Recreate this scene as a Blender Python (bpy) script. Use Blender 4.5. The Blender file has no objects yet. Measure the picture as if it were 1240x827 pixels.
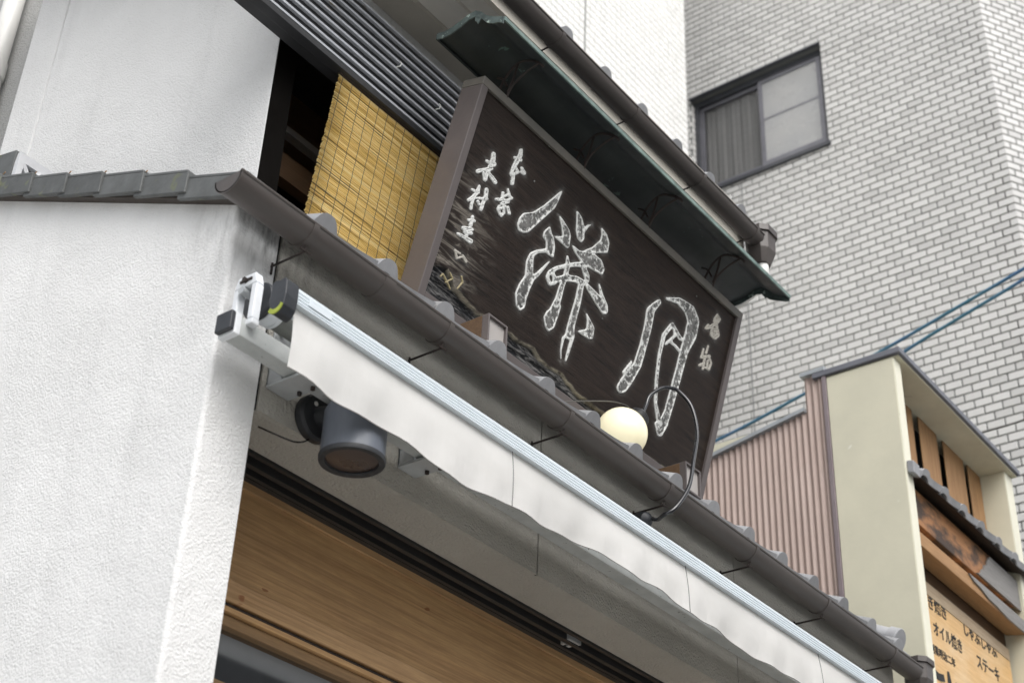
import bpy, bmesh, math, random
from mathutils import Vector, Matrix, noise
R = math.radians
random.seed(7)
S = bpy.context.scene
COL = S.collection

# ------------------------------------------------------------------ camera
cd = bpy.data.cameras.new('camera'); cam = bpy.data.objects.new('camera', cd); COL.objects.link(cam)
cd.sensor_width = 36.0; cd.lens = 53.504
cd.clip_start = 0.05; cd.clip_end = 2000
right = Vector((0.601213, -0.798165, 0.038416)); up = Vector((-0.450203, -0.29861, 0.841516)); back = Vector((-0.660197, -0.523226, -0.538864))
m = Matrix((right, up, back)).transposed().to_4x4()
m.translation = Vector((0, 0, 1.55))
cam.matrix_world = m
cd.dof.use_dof = True; cd.dof.focus_distance = 5.7; cd.dof.aperture_fstop = 3.3
S.camera = cam
S.render.resolution_x = 1024; S.render.resolution_y = 682

# ------------------------------------------------------------------ sky and sun (bright overcast)
SUN_EL, SUN_AZ = R(50), R(-117)            # azimuth of the direction TO the sun, in the xy plane
w = bpy.data.worlds.new('World'); S.world = w; w.use_nodes = True
nt = w.node_tree; bg = nt.nodes['Background']
sky = nt.nodes.new('ShaderNodeTexSky'); sky.sky_type = 'NISHITA'; sky.sun_disc = False
sky.sun_elevation = SUN_EL; sky.sun_rotation = math.pi / 2 - SUN_AZ
sky.air_density = 1.0; sky.dust_density = 4.0; sky.ozone_density = 1.0
hs = nt.nodes.new('ShaderNodeHueSaturation'); hs.inputs['Saturation'].default_value = 0.22
nt.links.new(sky.outputs[0], hs.inputs['Color']); nt.links.new(hs.outputs[0], bg.inputs[0])
bg.inputs[1].default_value = 0.15
sd = bpy.data.lights.new('sun', 'SUN'); sd.energy = 0.70; sd.angle = R(65); sd.color = (1.0, 0.965, 0.92)
sun = bpy.data.objects.new('sun', sd); COL.objects.link(sun)
sdir = Vector((math.cos(SUN_EL) * math.cos(SUN_AZ), math.cos(SUN_EL) * math.sin(SUN_AZ), math.sin(SUN_EL)))
sun.rotation_euler = sdir.to_track_quat('Z', 'Y').to_euler()
S.view_settings.view_transform = 'Standard'; S.view_settings.look = 'None'
S.view_settings.gamma = 1.0; S.view_settings.use_curve_mapping = False
S.view_settings.exposure = 0.78

# ------------------------------------------------------------------ materials
def NW(name):
    mt = bpy.data.materials.new(name); mt.use_nodes = True
    n = mt.node_tree.nodes; l = mt.node_tree.links
    return mt, n, l, n['Principled BSDF']
def noise_node(n, l, vec, scale, detail=4, rough=.55, dist=0):
    t = n.new('ShaderNodeTexNoise'); t.inputs['Scale'].default_value = scale; t.inputs['Detail'].default_value = detail
    t.inputs['Roughness'].default_value = rough; t.inputs['Distortion'].default_value = dist
    if vec is not None: l.new(vec, t.inputs['Vector'])
    return t.outputs['Fac']
def ramp(n, l, fac, stops):
    r = n.new('ShaderNodeValToRGB'); e = r.color_ramp.elements
    while len(e) < len(stops): e.new(.5)
    for el, (p, c) in zip(e, stops):
        el.position = p; el.color = (c, c, c, 1) if isinstance(c, (int, float)) else (*c, 1)
    l.new(fac, r.inputs[0]); return r.outputs[0]
def mixc(n, l, fac, a, b, mode='MIX'):
    x = n.new('ShaderNodeMix'); x.data_type = 'RGBA'; x.blend_type = mode
    for key, v in ((0, fac), (6, a), (7, b)):
        if isinstance(v, (int, float)): x.inputs[key].default_value = v
        elif isinstance(v, tuple): x.inputs[key].default_value = (*v, 1)
        else: l.new(v, x.inputs[key])
    return x.outputs[2]
def coords(n, l, scale=(1, 1, 1), rot=(0, 0, 0)):
    tc = n.new('ShaderNodeTexCoord'); mp = n.new('ShaderNodeMapping')
    mp.inputs['Scale'].default_value = scale; mp.inputs['Rotation'].default_value = rot
    l.new(tc.outputs['Object'], mp.inputs['Vector']); return mp.outputs[0]
def bump(n, l, b, h, strength, dist, prev=None):
    x = n.new('ShaderNodeBump'); x.inputs['Strength'].default_value = strength; x.inputs['Distance'].default_value = dist
    l.new(h, x.inputs['Height'])
    if prev is not None: l.new(prev, x.inputs['Normal'])
    if b is not None: l.new(x.outputs[0], b.inputs['Normal'])
    return x.outputs[0]

def plain(name, c1, c2=None, rough=.5, metal=0, scale=6, stretch=(1, 1, 1), bmp=0, bscale=60, spec=.5, rand=0, speck=None, coat=0):
    mt, n, l, b = NW(name)
    v = coords(n, l, stretch)
    c2 = c2 or tuple(x * .8 for x in c1)
    f = ramp(n, l, noise_node(n, l, v, scale, 6, .62), [(.32, 0), (.68, 1)])
    col = mixc(n, l, f, c1, c2)
    if rand:
        oi = n.new('ShaderNodeObjectInfo'); gi = n.new('ShaderNodeNewGeometry'); ad = n.new('ShaderNodeMath'); ad.operation = 'ADD'; l.new(oi.outputs['Random'], ad.inputs[0]); l.new(gi.outputs['Random Per Island'], ad.inputs[1])
        fr = n.new('ShaderNodeMath'); fr.operation = 'FRACT'; l.new(ad.outputs[0], fr.inputs[0])
        rr = ramp(n, l, fr.outputs[0], [(0, 1 - rand), (.35, 1 - rand * .15), (1, 1 + rand * .3)])
        col = mixc(n, l, 1.0, col, rr, 'MULTIPLY')
    if speck:
        s = ramp(n, l, noise_node(n, l, v, speck[1], 3, .7), [(speck[2], 0), (speck[2] + .05, 1)])
        col = mixc(n, l, s, col, speck[0])
    l.new(col, b.inputs['Base Color'])
    rr = ramp(n, l, noise_node(n, l, v, scale * 2.3, 4), [(.3, max(0, rough - .08)), (.7, min(1, rough + .1))])
    l.new(rr, b.inputs['Roughness']); b.inputs['Metallic'].default_value = metal
    b.inputs['Specular IOR Level'].default_value = spec
    if coat: b.inputs['Coat Weight'].default_value = coat
    if bmp: bump(n, l, b, noise_node(n, l, v, bscale, 4), .6, bmp)
    return mt

def stucco(name, c1, c2, fine=135, depth=.0038, stain=None):
    mt, n, l, b = NW(name); v = coords(n, l)
    f = ramp(n, l, noise_node(n, l, v, 1.6, 6, .6), [(.35, 0), (.7, 1)])
    col = mixc(n, l, f, c1, c2)
    vs = coords(n, l, (3.5, 3.5, .35))                    # rain streaks run down
    s = ramp(n, l, noise_node(n, l, vs, 2.2, 5, .6), [(.52, 0), (.78, .22)])
    col = mixc(n, l, s, col, tuple(x * .62 for x in c1))
    sp = ramp(n, l, noise_node(n, l, v, 150, 2, .6), [(.66, 0), (.74, .35)])
    col = mixc(n, l, sp, col, tuple(x * .5 for x in c1))
    if stain: col = stain(n, l, v, col)
    l.new(col, b.inputs['Base Color']); b.inputs['Roughness'].default_value = .9
    b.inputs['Specular IOR Level'].default_value = .25
    h1 = noise_node(n, l, v, fine, 3, .55, .4)
    vo = n.new('ShaderNodeTexVoronoi'); vo.inputs['Scale'].default_value = fine * .75; l.new(v, vo.inputs['Vector'])
    h2 = ramp(n, l, vo.outputs['Distance'], [(.1, 1), (.7, 0)])
    b1 = bump(n, l, None, h1, .9, depth)
    b2 = bump(n, l, None, h2, .45, depth * .7, b1)
    bump(n, l, b, noise_node(n, l, v, 5, 4), .6, .02, b2)
    return mt

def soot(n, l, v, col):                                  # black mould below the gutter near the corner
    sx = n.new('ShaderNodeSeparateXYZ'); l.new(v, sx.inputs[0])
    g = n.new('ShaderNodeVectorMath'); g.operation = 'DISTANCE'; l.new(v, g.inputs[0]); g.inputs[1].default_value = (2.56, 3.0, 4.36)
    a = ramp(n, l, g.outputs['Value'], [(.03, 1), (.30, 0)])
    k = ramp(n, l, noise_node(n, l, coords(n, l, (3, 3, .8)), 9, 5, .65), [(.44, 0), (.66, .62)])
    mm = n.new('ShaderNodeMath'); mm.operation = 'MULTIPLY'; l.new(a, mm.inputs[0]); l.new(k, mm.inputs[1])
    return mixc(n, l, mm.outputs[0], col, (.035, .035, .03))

def wood(name, dark, light, axis=0, scale=14, rough=.55, bmp=.0015, stain=None, rings=3.0):
    mt, n, l, b = NW(name)
    st = [9, 9, 9]; st[axis] = .45
    v = coords(n, l, tuple(st))
    f = noise_node(n, l, v, scale * .35, 8, .7, .5)
    g = noise_node(n, l, v, scale * 1.3, 6, .75)
    ff = ramp(n, l, f, [(.3, 0), (.7, 1)]); gg = ramp(n, l, g, [(.35, 0), (.65, 1)])
    col = mixc(n, l, ff, dark, light); col = mixc(n, l, .35, col, mixc(n, l, gg, tuple(x * .6 for x in dark), tuple(min(1, x * 1.15) for x in light)))
    if stain: col = stain(n, l, col)
    l.new(col, b.inputs['Base Color']); b.inputs['Roughness'].default_value = rough
    bump(n, l, b, g, .6, bmp)
    return mt

def knots(n, l, col):
    v = coords(n, l, (1.2, 3, 3))
    k = ramp(n, l, noise_node(n, l, v, 1.6, 5, .6), [(.48, 0), (.78, .38)])
    col = mixc(n, l, k, col, (.16, .08, .032))
    ln = ramp(n, l, noise_node(n, l, coords(n, l, (.10, 1, 9)), 9, 5, .7), [(.46, 0), (.60, .38)])   # straight grain lines
    col = mixc(n, l, ln, col, (.20, .10, .04))
    s = ramp(n, l, noise_node(n, l, coords(n, l, (1, 1, 3)), 9, 2, .4), [(.75, 0), (.78, .8)])
    return mixc(n, l, s, col, (.23, .075, .02))
def scorch(n, l, col):
    v = coords(n, l, (1.4, 1, 3))
    k = ramp(n, l, noise_node(n, l, v, 2.6, 5, .6), [(.46, 0), (.6, .92)])
    return mixc(n, l, k, col, (.03, .022, .018))
def faded(n, l, col):
    v = coords(n, l, (1.0, 1, 1.6))
    k = ramp(n, l, noise_node(n, l, v, 3.1, 6, .6), [(.45, 0), (.7, .5)])
    return mixc(n, l, k, col, (.74, .60, .40))

M = {}
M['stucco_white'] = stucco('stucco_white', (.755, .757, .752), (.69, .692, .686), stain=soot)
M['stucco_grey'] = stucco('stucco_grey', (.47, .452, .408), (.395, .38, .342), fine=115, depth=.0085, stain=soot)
M['stucco_rough'] = stucco('stucco_rough', (.50, .50, .49), (.42, .42, .41), fine=120, depth=.012)
M['plaster'] = plain('plaster', (.55, .52, .46), (.46, .435, .385), .85, scale=3, bmp=.002, bscale=120)
M['plaster_pale'] = plain('plaster_pale', (.74, .72, .67), (.66, .64, .59), .8, scale=3)
M['gutter'] = plain('gutter', (.088, .076, .070), (.066, .057, .053), .42, scale=5, stretch=(.4, 2, 2), bmp=.0006, bscale=30, speck=((.2, .19, .18), 160, .80))
M['gutter_in'] = plain('gutter_in', (.05, .045, .043), None, .7)
M['tile'] = plain('tile', (.36, .365, .38), (.26, .265, .275), .45, scale=9, bmp=.0015, bscale=40, rand=.25)
M['tile_moss'] = plain('tile_moss', (.115, .121, .121), (.078, .083, .081), .6, scale=10, bmp=.002, bscale=45, rand=.22, speck=((.125, .135, .085), 9, .60))
M['mortar_white'] = plain('mortar_white', (.62, .63, .65), (.5, .51, .53), .8, bmp=.002)
M['frame'] = plain('frame', (.125, .108, .104), (.10, .086, .084), .38, scale=4, stretch=(1, 1, 1), bmp=.0005, speck=((.45, .44, .42), 75, .775))
M['frame_top'] = plain('frame_top', (.155, .142, .122), (.10, .098, .088), .4, scale=7, bmp=.0006, speck=((.33, .37, .34), 30, .70))
M['copper_dark'] = plain('copper_dark', (.031, .039, .038), (.018, .024, .025), .5, scale=5, bmp=.001, speck=((.07, .12, .10), 14, .66))
M['verdigris'] = plain('verdigris', (.20, .275, .25), (.09, .135, .125), .6, scale=16, bmp=.0008)
M['iron'] = plain('iron', (.020, .016, .014), (.035, .022, .018), .65)
M['black_wire'] = plain('black_wire', (.012, .013, .016), None, .22, coat=.4)
M['grey_wire'] = plain('grey_wire', (.10, .095, .085), None, .5)
M['aluminium'] = plain('aluminium', (.70, .76, .80), (.62, .68, .72), .36, scale=3, metal=.15, stretch=(.3, 4, 4))
M['alu_grey'] = plain('alu_grey', (.50, .52, .53), (.40, .42, .43), .42, scale=8, metal=.25, speck=((.16, .16, .155), 60, .70))
M['alu_bar'] = plain('alu_bar', (.50, .52, .515), (.38, .40, .395), .5, scale=8, speck=((.12, .12, .11), 45, .66))
M['white_cast'] = plain('white_cast', (.74, .77, .80), (.66, .68, .70), .4, scale=12, speck=((.2, .2, .19), 70, .74))
M['black_plastic'] = plain('black_plastic', (.022, .025, .030), (.035, .038, .043), .42, scale=14, bmp=.0006)
M['socket'] = plain('socket', (.045, .046, .05), (.03, .031, .034), .35)
M['lime_mark'] = plain('lime_mark', (.36, .42, .05), (.25, .30, .04), .5, scale=30)
M['roller_cloth'] = plain('roller_cloth', (.20, .205, .19), (.13, .135, .125), .8, scale=7, stretch=(.3, 2, 2))
M['lamp_paint'] = plain('lamp_paint', (.125, .140, .168), (.095, .108, .130), .38, scale=5, stretch=(3, 3, .5), bmp=.0004, speck=((.28, .30, .33), 50, .76))
M['lamp_black'] = plain('lamp_black', (.022, .024, .028), (.04, .042, .045), .55, scale=20, bmp=.0006)
M['lens_brown'] = plain('lens_brown', (.075, .052, .042), (.05, .035, .03), .3, scale=4, coat=.3)
M['track_black'] = plain('track_black', (.020, .020, .021), (.035, .034, .033), .45, scale=10, stretch=(.4, 3, 3), speck=((.2, .2, .2), 60, .77))
M['lintel'] = wood('lintel', (.47, .27, .115), (.61, .385, .185), 0, 14, .5, .001, knots)
M['lintel_pale'] = wood('lintel_pale', (.46, .275, .125), (.58, .37, .19), 0, 16, .5, .001, knots)
M['rail_brown'] = wood('rail_brown', (.20, .115, .05), (.29, .18, .085), 0, 16, .5, .001)
M['dark_wood'] = wood('dark_wood', (.022, .015, .010), (.045, .030, .020), 0, 12, .6)
M['brown_wood'] = wood('brown_wood', (.085, .048, .026), (.14, .085, .045), 0, 12, .55)
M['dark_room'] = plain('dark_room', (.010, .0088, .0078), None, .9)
M['opening_shade'] = plain('opening_shade', (.0055, .0048, .0042), None, .9, spec=.05)  # near-black colour standing in for the shade of the upper opening
M['slat'] = plain('slat', (.56, .58, .62), (.46, .48, .51), .4, scale=6, stretch=(.4, 2, 2), metal=.2, speck=((.30, .27, .22), 8, .68))
M['rail_gap_dark'] = plain('rail_gap_dark', (.030, .031, .034), (.022, .023, .025), .5)  # dark rail metal, also the black painted as shade between slats
M['cream'] = plain('cream', (.62, .595, .465), (.56, .54, .425), .8, scale=3, bmp=.001, bscale=30, speck=((.68, .67, .58), 6, .70))
M['cream_lit'] = plain('cream_lit', (.76, .745, .62), (.70, .685, .57), .75, scale=5)  # lighter copy of cream, with the street-side light put into the colour
M['cream_soffit'] = plain('cream_soffit', (.60, .57, .43), (.50, .47, .35), .85, scale=4, speck=((.36, .33, .24), 5, .66))
M['corrugated'] = plain('corrugated', (.43, .335, .295), (.36, .275, .24), .55, scale=3, stretch=(1, 2, .4), speck=((.22, .10, .06), 26, .76))
M['trim_purple'] = plain('trim_purple', (.235, .195, .205), (.19, .155, .165), .5)
M['zinc'] = plain('zinc', (.42, .45, .47), (.32, .34, .36), .4, metal=.3)
M['roof_sheet'] = plain('roof_sheet', (.16, .165, .19), (.12, .125, .145), .45)
M['board_wood'] = wood('board_wood', (.23, .115, .05), (.42, .245, .11), 2, 12, .6, .001)
M['scorched'] = wood('scorched', (.27, .115, .042), (.43, .215, .09), 0, 12, .55, .0015, scorch)
M['weathered'] = wood('weathered', (.17, .165, .16), (.27, .26, .25), 0, 14, .7, .0015)
M['beam'] = wood('beam', (.29, .15, .06), (.43, .255, .12), 0, 14, .6, .001)
M['panel_wood'] = wood('panel_wood', (.60, .35, .14), (.72, .49, .24), 0, 10, .55, .0006, faded)
M['panel_strip'] = wood('panel_strip', (.33, .24, .15), (.52, .42, .30), 0, 14, .65, .001)
M['ink'] = plain('ink', (.014, .013, .012), None, .55)
M['brick'] = plain('brick', (.62, .615, .60), (.555, .55, .535), .34, scale=1.2, rand=.14)
M['brick_mortar'] = plain('brick_mortar', (.15, .158, .153), (.11, .117, .113), .9, scale=4)
M['tile_white'] = plain('tile_white', (.84, .84, .82), (.80, .80, .78), .25, rand=.06)
M['tile_joint'] = plain('tile_joint', (.26, .265, .26), None, .9)
M['window_metal'] = plain('window_metal', (.060, .063, .072), (.045, .048, .055), .4)
M['sash_metal'] = plain('sash_metal', (.20, .20, .225), (.16, .16, .18), .4, metal=.3)
M['curtain'] = plain('curtain', (.44, .44, .435), (.36, .36, .355), .9, scale=3, stretch=(1, 6, .4))
M['frosted'] = plain('frosted', (.37, .37, .365), (.32, .325, .33), .28, scale=2)
M['pvc'] = plain('pvc', (.78, .78, .75), (.72, .72, .69), .35)
M['cable_blue'] = plain('cable_blue', (.05, .13, .25), (.04, .16, .20), .45, scale=2.2)
M['pale_paving'] = plain('pale_paving', (.40, .395, .38), (.34, .335, .32), .9, scale=3, bmp=.003, bscale=150)  # pale paving, tone raised so the street bounces light onto the soffits
M['siding'] = plain('siding', (.70, .71, .72), (.62, .63, .64), .7)
M['siding_dark'] = plain('siding_dark', (.12, .125, .135), None, .6)

def mat_canvas():
    mt, n, l, b = NW('canvas'); v = coords(n, l)
    f = ramp(n, l, noise_node(n, l, coords(n, l, (1.2, 1, 2.5)), 3.0, 6, .6), [(.35, 0), (.75, 1)])
    col = mixc(n, l, f, (.86, .855, .84), (.79, .785, .765))
    l.new(col, b.inputs['Base Color']); b.inputs['Roughness'].default_value = .8; b.inputs['Specular IOR Level'].default_value = .2
    w1 = noise_node(n, l, coords(n, l, (5, 5, 1.5)), 3, 4); w2 = noise_node(n, l, v, 420, 2)
    bump(n, l, b, w2, .25, .0008, bump(n, l, None, w1, .5, .012))
    tr = n.new('ShaderNodeBsdfTranslucent'); l.new(col, tr.inputs['Color'])
    mx = n.new('ShaderNodeMixShader'); mx.inputs[0].default_value = .38
    out = n['Material Output']; l.new(b.outputs[0], mx.inputs[1]); l.new(tr.outputs[0], mx.inputs[2]); l.new(mx.outputs[0], out.inputs[0])
    return mt
M['canvas'] = mat_canvas()

def mat_reed():
    mt, n, l, b = NW('reed')
    at = n.new('ShaderNodeAttribute'); at.attribute_name = 'tone'
    v = coords(n, l, (.8, 6, 6))
    f = noise_node(n, l, v, 9, 5, .7)
    a = n.new('ShaderNodeMath'); a.operation = 'ADD'; l.new(at.outputs['Fac'], a.inputs[0]); l.new(f, a.inputs[1])
    col = ramp(n, l, a.outputs[0], [(.28, (.24, .13, .035)), (.45, (.64, .43, .12)), (.7, (.82, .59, .21)), (1, (.88, .71, .34))])
    l.new(col, b.inputs['Base Color']); b.inputs['Roughness'].default_value = .5
    tr = n.new('ShaderNodeBsdfTranslucent'); l.new(col, tr.inputs['Color'])
    mx = n.new('ShaderNodeMixShader'); mx.inputs[0].default_value = .15
    l.new(b.outputs[0], mx.inputs[1]); l.new(tr.outputs[0], mx.inputs[2]); l.new(mx.outputs[0], n['Material Output'].inputs[0])
    return mt
M['reed'] = mat_reed()

def mat_globe():
    mt, n, l, b = NW('lit_globe')
    b.inputs['Base Color'].default_value = (.80, .745, .55, 1); b.inputs['Roughness'].default_value = .18
    b.inputs['Emission Color'].default_value = (1.0, .90, .58, 1); b.inputs['Emission Strength'].default_value = .20
    return mt
M['lit_globe'] = mat_globe()

def mat_glass(name, tint=(.9, .93, .95), refl=1.0):
    mt, n, l, b = NW(name); n.remove(b)
    t = n.new('ShaderNodeBsdfTransparent'); t.inputs[0].default_value = (*tint, 1)
    g = n.new('ShaderNodeBsdfGlossy'); g.inputs['Roughness'].default_value = .03
    fr = n.new('ShaderNodeFresnel'); fr.inputs[0].default_value = 1.55 * refl
    ge = n.new('ShaderNodeNewGeometry'); iv = n.new('ShaderNodeMath'); iv.operation = 'SUBTRACT'; iv.inputs[0].default_value = 1; l.new(ge.outputs['Backfacing'], iv.inputs[1])
    fm = n.new('ShaderNodeMath'); fm.operation = 'MULTIPLY'; l.new(fr.outputs[0], fm.inputs[0]); l.new(iv.outputs[0], fm.inputs[1])   # only the outer face mirrors
    mx = n.new('ShaderNodeMixShader'); l.new(fm.outputs[0], mx.inputs[0]); l.new(t.outputs[0], mx.inputs[1]); l.new(g.outputs[0], mx.inputs[2])
    l.new(mx.outputs[0], n['Material Output'].inputs[0]); return mt
M['glass'] = mat_glass('glass', (.80, .80, .80))
M['door_glass'] = mat_glass('door_glass', (.35, .37, .38), 3.4)

def mat_panel():
    mt, n, l, b = NW('sign_panel')
    tc = n.new('ShaderNodeTexCoord')
    def map_(sc):
        mp = n.new('ShaderNodeMapping'); mp.inputs['Scale'].default_value = sc; l.new(tc.outputs['Object'], mp.inputs['Vector']); return mp.outputs[0]
    def attr(nm):
        a = n.new('ShaderNodeAttribute'); a.attribute_name = nm; return a.outputs['Fac']
    gv = map_((1.2, 14, 14))
    f1 = ramp(n, l, noise_node(n, l, map_((.55, 7, 7)), 3.0, 8, .66, 2.4), [(.36, 0), (.64, 1)])
    f2 = ramp(n, l, noise_node(n, l, map_((2, 40, 40)), 5, 6, .7, .6), [(.38, 0), (.62, 1)])
    col = mixc(n, l, f1, (.0034, .0030, .0029), (.024, .0165, .0130))
    col = mixc(n, l, mixc(n, l, .0, f2, f2), col, mixc(n, l, .55, col, (.046, .034, .0275)))
    big = ramp(n, l, noise_node(n, l, map_((1, 1.6, 1)), 2.1, 4), [(.42, 0), (.74, .55)])
    col = mixc(n, l, big, col, (.022, .0150, .0120))
    # chalky haze round the carved strokes
    ck = n.new('ShaderNodeMath'); ck.operation = 'MULTIPLY'; l.new(attr('chalk'), ck.inputs[0])
    l.new(ramp(n, l, noise_node(n, l, map_((4, 16, 16)), 5, 6, .75), [(.36, .05), (.70, 1)]), ck.inputs[1])
    col = mixc(n, l, ck.outputs[0], col, (.42, .42, .405))
    # worn left end: pale streaks along the grain
    wn = n.new('ShaderNodeMath'); wn.operation = 'MULTIPLY'; l.new(attr('worn'), wn.inputs[0])
    l.new(ramp(n, l, noise_node(n, l, map_((1.1, 8, 8)), 2.6, 7, .66, 2.6), [(.47, 0), (.70, .95)]), wn.inputs[1])
    col = mixc(n, l, wn.outputs[0], col, (.34, .31, .265))
    # bark strip along the bottom: black with grey streaks
    bk = mixc(n, l, ramp(n, l, noise_node(n, l, map_((3.2, 22, 22)), 2.6, 7, .72, 1.5), [(.47, 0), (.66, 1)]), (.007, .0075, .009), (.21, .205, .20))
    col = mixc(n, l, attr('bark'), col, bk)
    rm = n.new('ShaderNodeMath'); rm.operation = 'MULTIPLY'; l.new(attr('rim'), rm.inputs[0])
    l.new(ramp(n, l, noise_node(n, l, map_((9, 9, 9)), 2.2, 4), [(.36, .1), (.6, .9)]), rm.inputs[1])
    col = mixc(n, l, rm.outputs[0], col, (.46, .42, .32))
    l.new(col, b.inputs['Base Color'])
    l.new(ramp(n, l, f2, [(0, .36), (1, .56)]), b.inputs['Roughness']); b.inputs['Specular IOR Level'].default_value = .16
    bump(n, l, b, noise_node(n, l, map_((2, 40, 40)), 5, 6, .7, .6), .6, .0022)
    return mt
M['sign_panel'] = mat_panel()

def mat_paint(name, white, dull):
    mt, n, l, b = NW(name); v = coords(n, l, (1, 1, 1))
    a = n.new('ShaderNodeAttribute'); a.attribute_name = 'edge'
    p = noise_node(n, l, v, 62, 5, .7)
    s = n.new('ShaderNodeMath'); s.operation = 'MULTIPLY_ADD'; l.new(p, s.inputs[0]); s.inputs[1].default_value = 3.2; s.inputs[2].default_value = -1.66
    t = n.new('ShaderNodeMath'); t.operation = 'ADD'; l.new(a.outputs['Fac'], t.inputs[0]); l.new(s.outputs[0], t.inputs[1])
    f = ramp(n, l, t.outputs[0], [(.16, 0), (.50, 1)])
    lo = mixc(n, l, ramp(n, l, noise_node(n, l, v, 38, 4), [(.35, 0), (.65, 1)]), tuple(x * .35 for x in dull), dull)
    l.new(mixc(n, l, f, lo, white), b.inputs['Base Color']); b.inputs['Roughness'].default_value = .6
    bump(n, l, b, p, .5, .002)
    return mt
M['paint_white'] = mat_paint('paint_white', (.66, .67, .65), (.17, .168, .16))
M['paint_beige'] = mat_paint('paint_beige', (.42, .40, .355), (.24, .225, .19))
M['paint_gold'] = mat_paint('paint_gold', (.30, .255, .14), (.12, .10, .06))

# ------------------------------------------------------------------ mesh helpers
class MB:
    def __init__(s): s.v = []; s.f = []
    def add(s, vs, fs):
        o = len(s.v); s.v += [tuple(p) for p in vs]; s.f += [tuple(o + i for i in f) for f in fs]; return s
    def box(s, x0, x1, y0, y1, z0, z1):
        return s.add([(x0, y0, z0), (x1, y0, z0), (x1, y1, z0), (x0, y1, z0), (x0, y0, z1), (x1, y0, z1), (x1, y1, z1), (x0, y1, z1)],
                     [(0, 3, 2, 1), (4, 5, 6, 7), (0, 1, 5, 4), (1, 2, 6, 5), (2, 3, 7, 6), (3, 0, 4, 7)])
    def prism_x(s, prof, x0, x1, n=1, caps=True):          # closed (y,z) profile, swept along x
        k = len(prof); vs = []; fs = []
        for i in range(n + 1):
            x = x0 + (x1 - x0) * i / n; vs += [(x, y, z) for y, z in prof]
        for i in range(n):
            for j in range(k):
                a = i * k + j; b = i * k + (j + 1) % k; fs.append((a, b, b + k, a + k))
        if caps: fs += [tuple(range(k))[::-1], tuple(range(n * k, n * k + k))]
        return s.add(vs, fs)
    def hexa(s, p):                                         # 8 points: bottom 4, top 4
        return s.add(p, [(0, 3, 2, 1), (4, 5, 6, 7), (0, 1, 5, 4), (1, 2, 6, 5), (2, 3, 7, 6), (3, 0, 4, 7)])
    def tube(s, pts, r, n=8, caps=True):
        pts = [Vector(p) for p in pts]; rs = r if isinstance(r, (list, tuple)) else [r] * len(pts)
        t0 = (pts[1] - pts[0]).normalized(); nrm = t0.orthogonal().normalized(); vs = []; fs = []
        for i, p in enumerate(pts):
            t = (pts[min(i + 1, len(pts) - 1)] - pts[max(i - 1, 0)]).normalized()
            nrm = (nrm - t * nrm.dot(t)).normalized(); bn = t.cross(nrm)
            vs += [p + (nrm * math.cos(2 * math.pi * j / n) + bn * math.sin(2 * math.pi * j / n)) * rs[i] for j in range(n)]
        for i in range(len(pts) - 1):
            for j in range(n): fs.append((i * n + j, i * n + (j + 1) % n, (i + 1) * n + (j + 1) % n, (i + 1) * n + j))
        if caps: fs += [tuple(range(n))[::-1], tuple(range((len(pts) - 1) * n, len(pts) * n))]
        return s.add(vs, fs)
    def lathe(s, prof, c, axis=(0, 0, 1), n=28, caps=True):  # (radius, height) along axis
        ax = Vector(axis).normalized(); u = ax.orthogonal().normalized(); v = ax.cross(u); c = Vector(c); vs = []; fs = []
        for r, h in prof: vs += [c + ax * h + (u * math.cos(2 * math.pi * j / n) + v * math.sin(2 * math.pi * j / n)) * r for j in range(n)]
        for i in range(len(prof) - 1):
            for j in range(n): fs.append((i * n + j, i * n + (j + 1) % n, (i + 1) * n + (j + 1) % n, (i + 1) * n + j))
        if caps: fs += [tuple(range(n))[::-1], tuple(range((len(prof) - 1) * n, len(prof) * n))]
        return s.add(vs, fs)
    def mesh(s, name, smooth=None, bevel=0):
        me = bpy.data.meshes.new(name); me.from_pydata(s.v, [], s.f)
        bm = bmesh.new(); bm.from_mesh(me)
        bmesh.ops.recalc_face_normals(bm, faces=bm.faces)
        if bevel: bmesh.ops.bevel(bm, geom=list(bm.edges), offset=bevel, segments=2, affect='EDGES', profile=.5, clamp_overlap=True)
        bm.to_mesh(me); bm.free()
        if smooth is not None:
            for p in me.polygons: p.use_smooth = True
            me.set_sharp_from_angle(angle=R(smooth))
        return me
def link(name, me, mat, parent=None, loc=None):
    o = bpy.data.objects.new(name, me); COL.objects.link(o)
    if mat and not me.materials: me.materials.append(M[mat] if isinstance(mat, str) else mat)
    if parent:
        o.parent = parent; base = parent.matrix_basis.translation.copy()
        p = parent
        while p.parent: p = p.parent; base += p.matrix_basis.translation
        o.location = Vector(loc or (0, 0, 0)) - base
    elif loc: o.location = loc
    return o
def thing(name, label, cat, loc, group=None):
    o = bpy.data.objects.new(name, None); COL.objects.link(o); o.location = loc; o.empty_display_size = .1
    o['label'] = label; o['category'] = cat
    if group: o['group'] = group
    return o
def tag(o, label, cat, group=None):
    o['label'] = label; o['category'] = cat
    if group: o['group'] = group
    return o
def part(name, mb, mat, parent, smooth=None, bevel=0, label=None):
    o = link(name, mb.mesh(name, smooth, bevel), mat, parent)
    if label: o['label'] = label
    return o
def B(*a): return MB().box(*a)
def arc(cy, cz, r, a0, a1, n): return [(cy + r * math.cos(R(a0 + (a1 - a0) * i / n)), cz + r * math.sin(R(a0 + (a1 - a0) * i / n))) for i in range(n + 1)]
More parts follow.
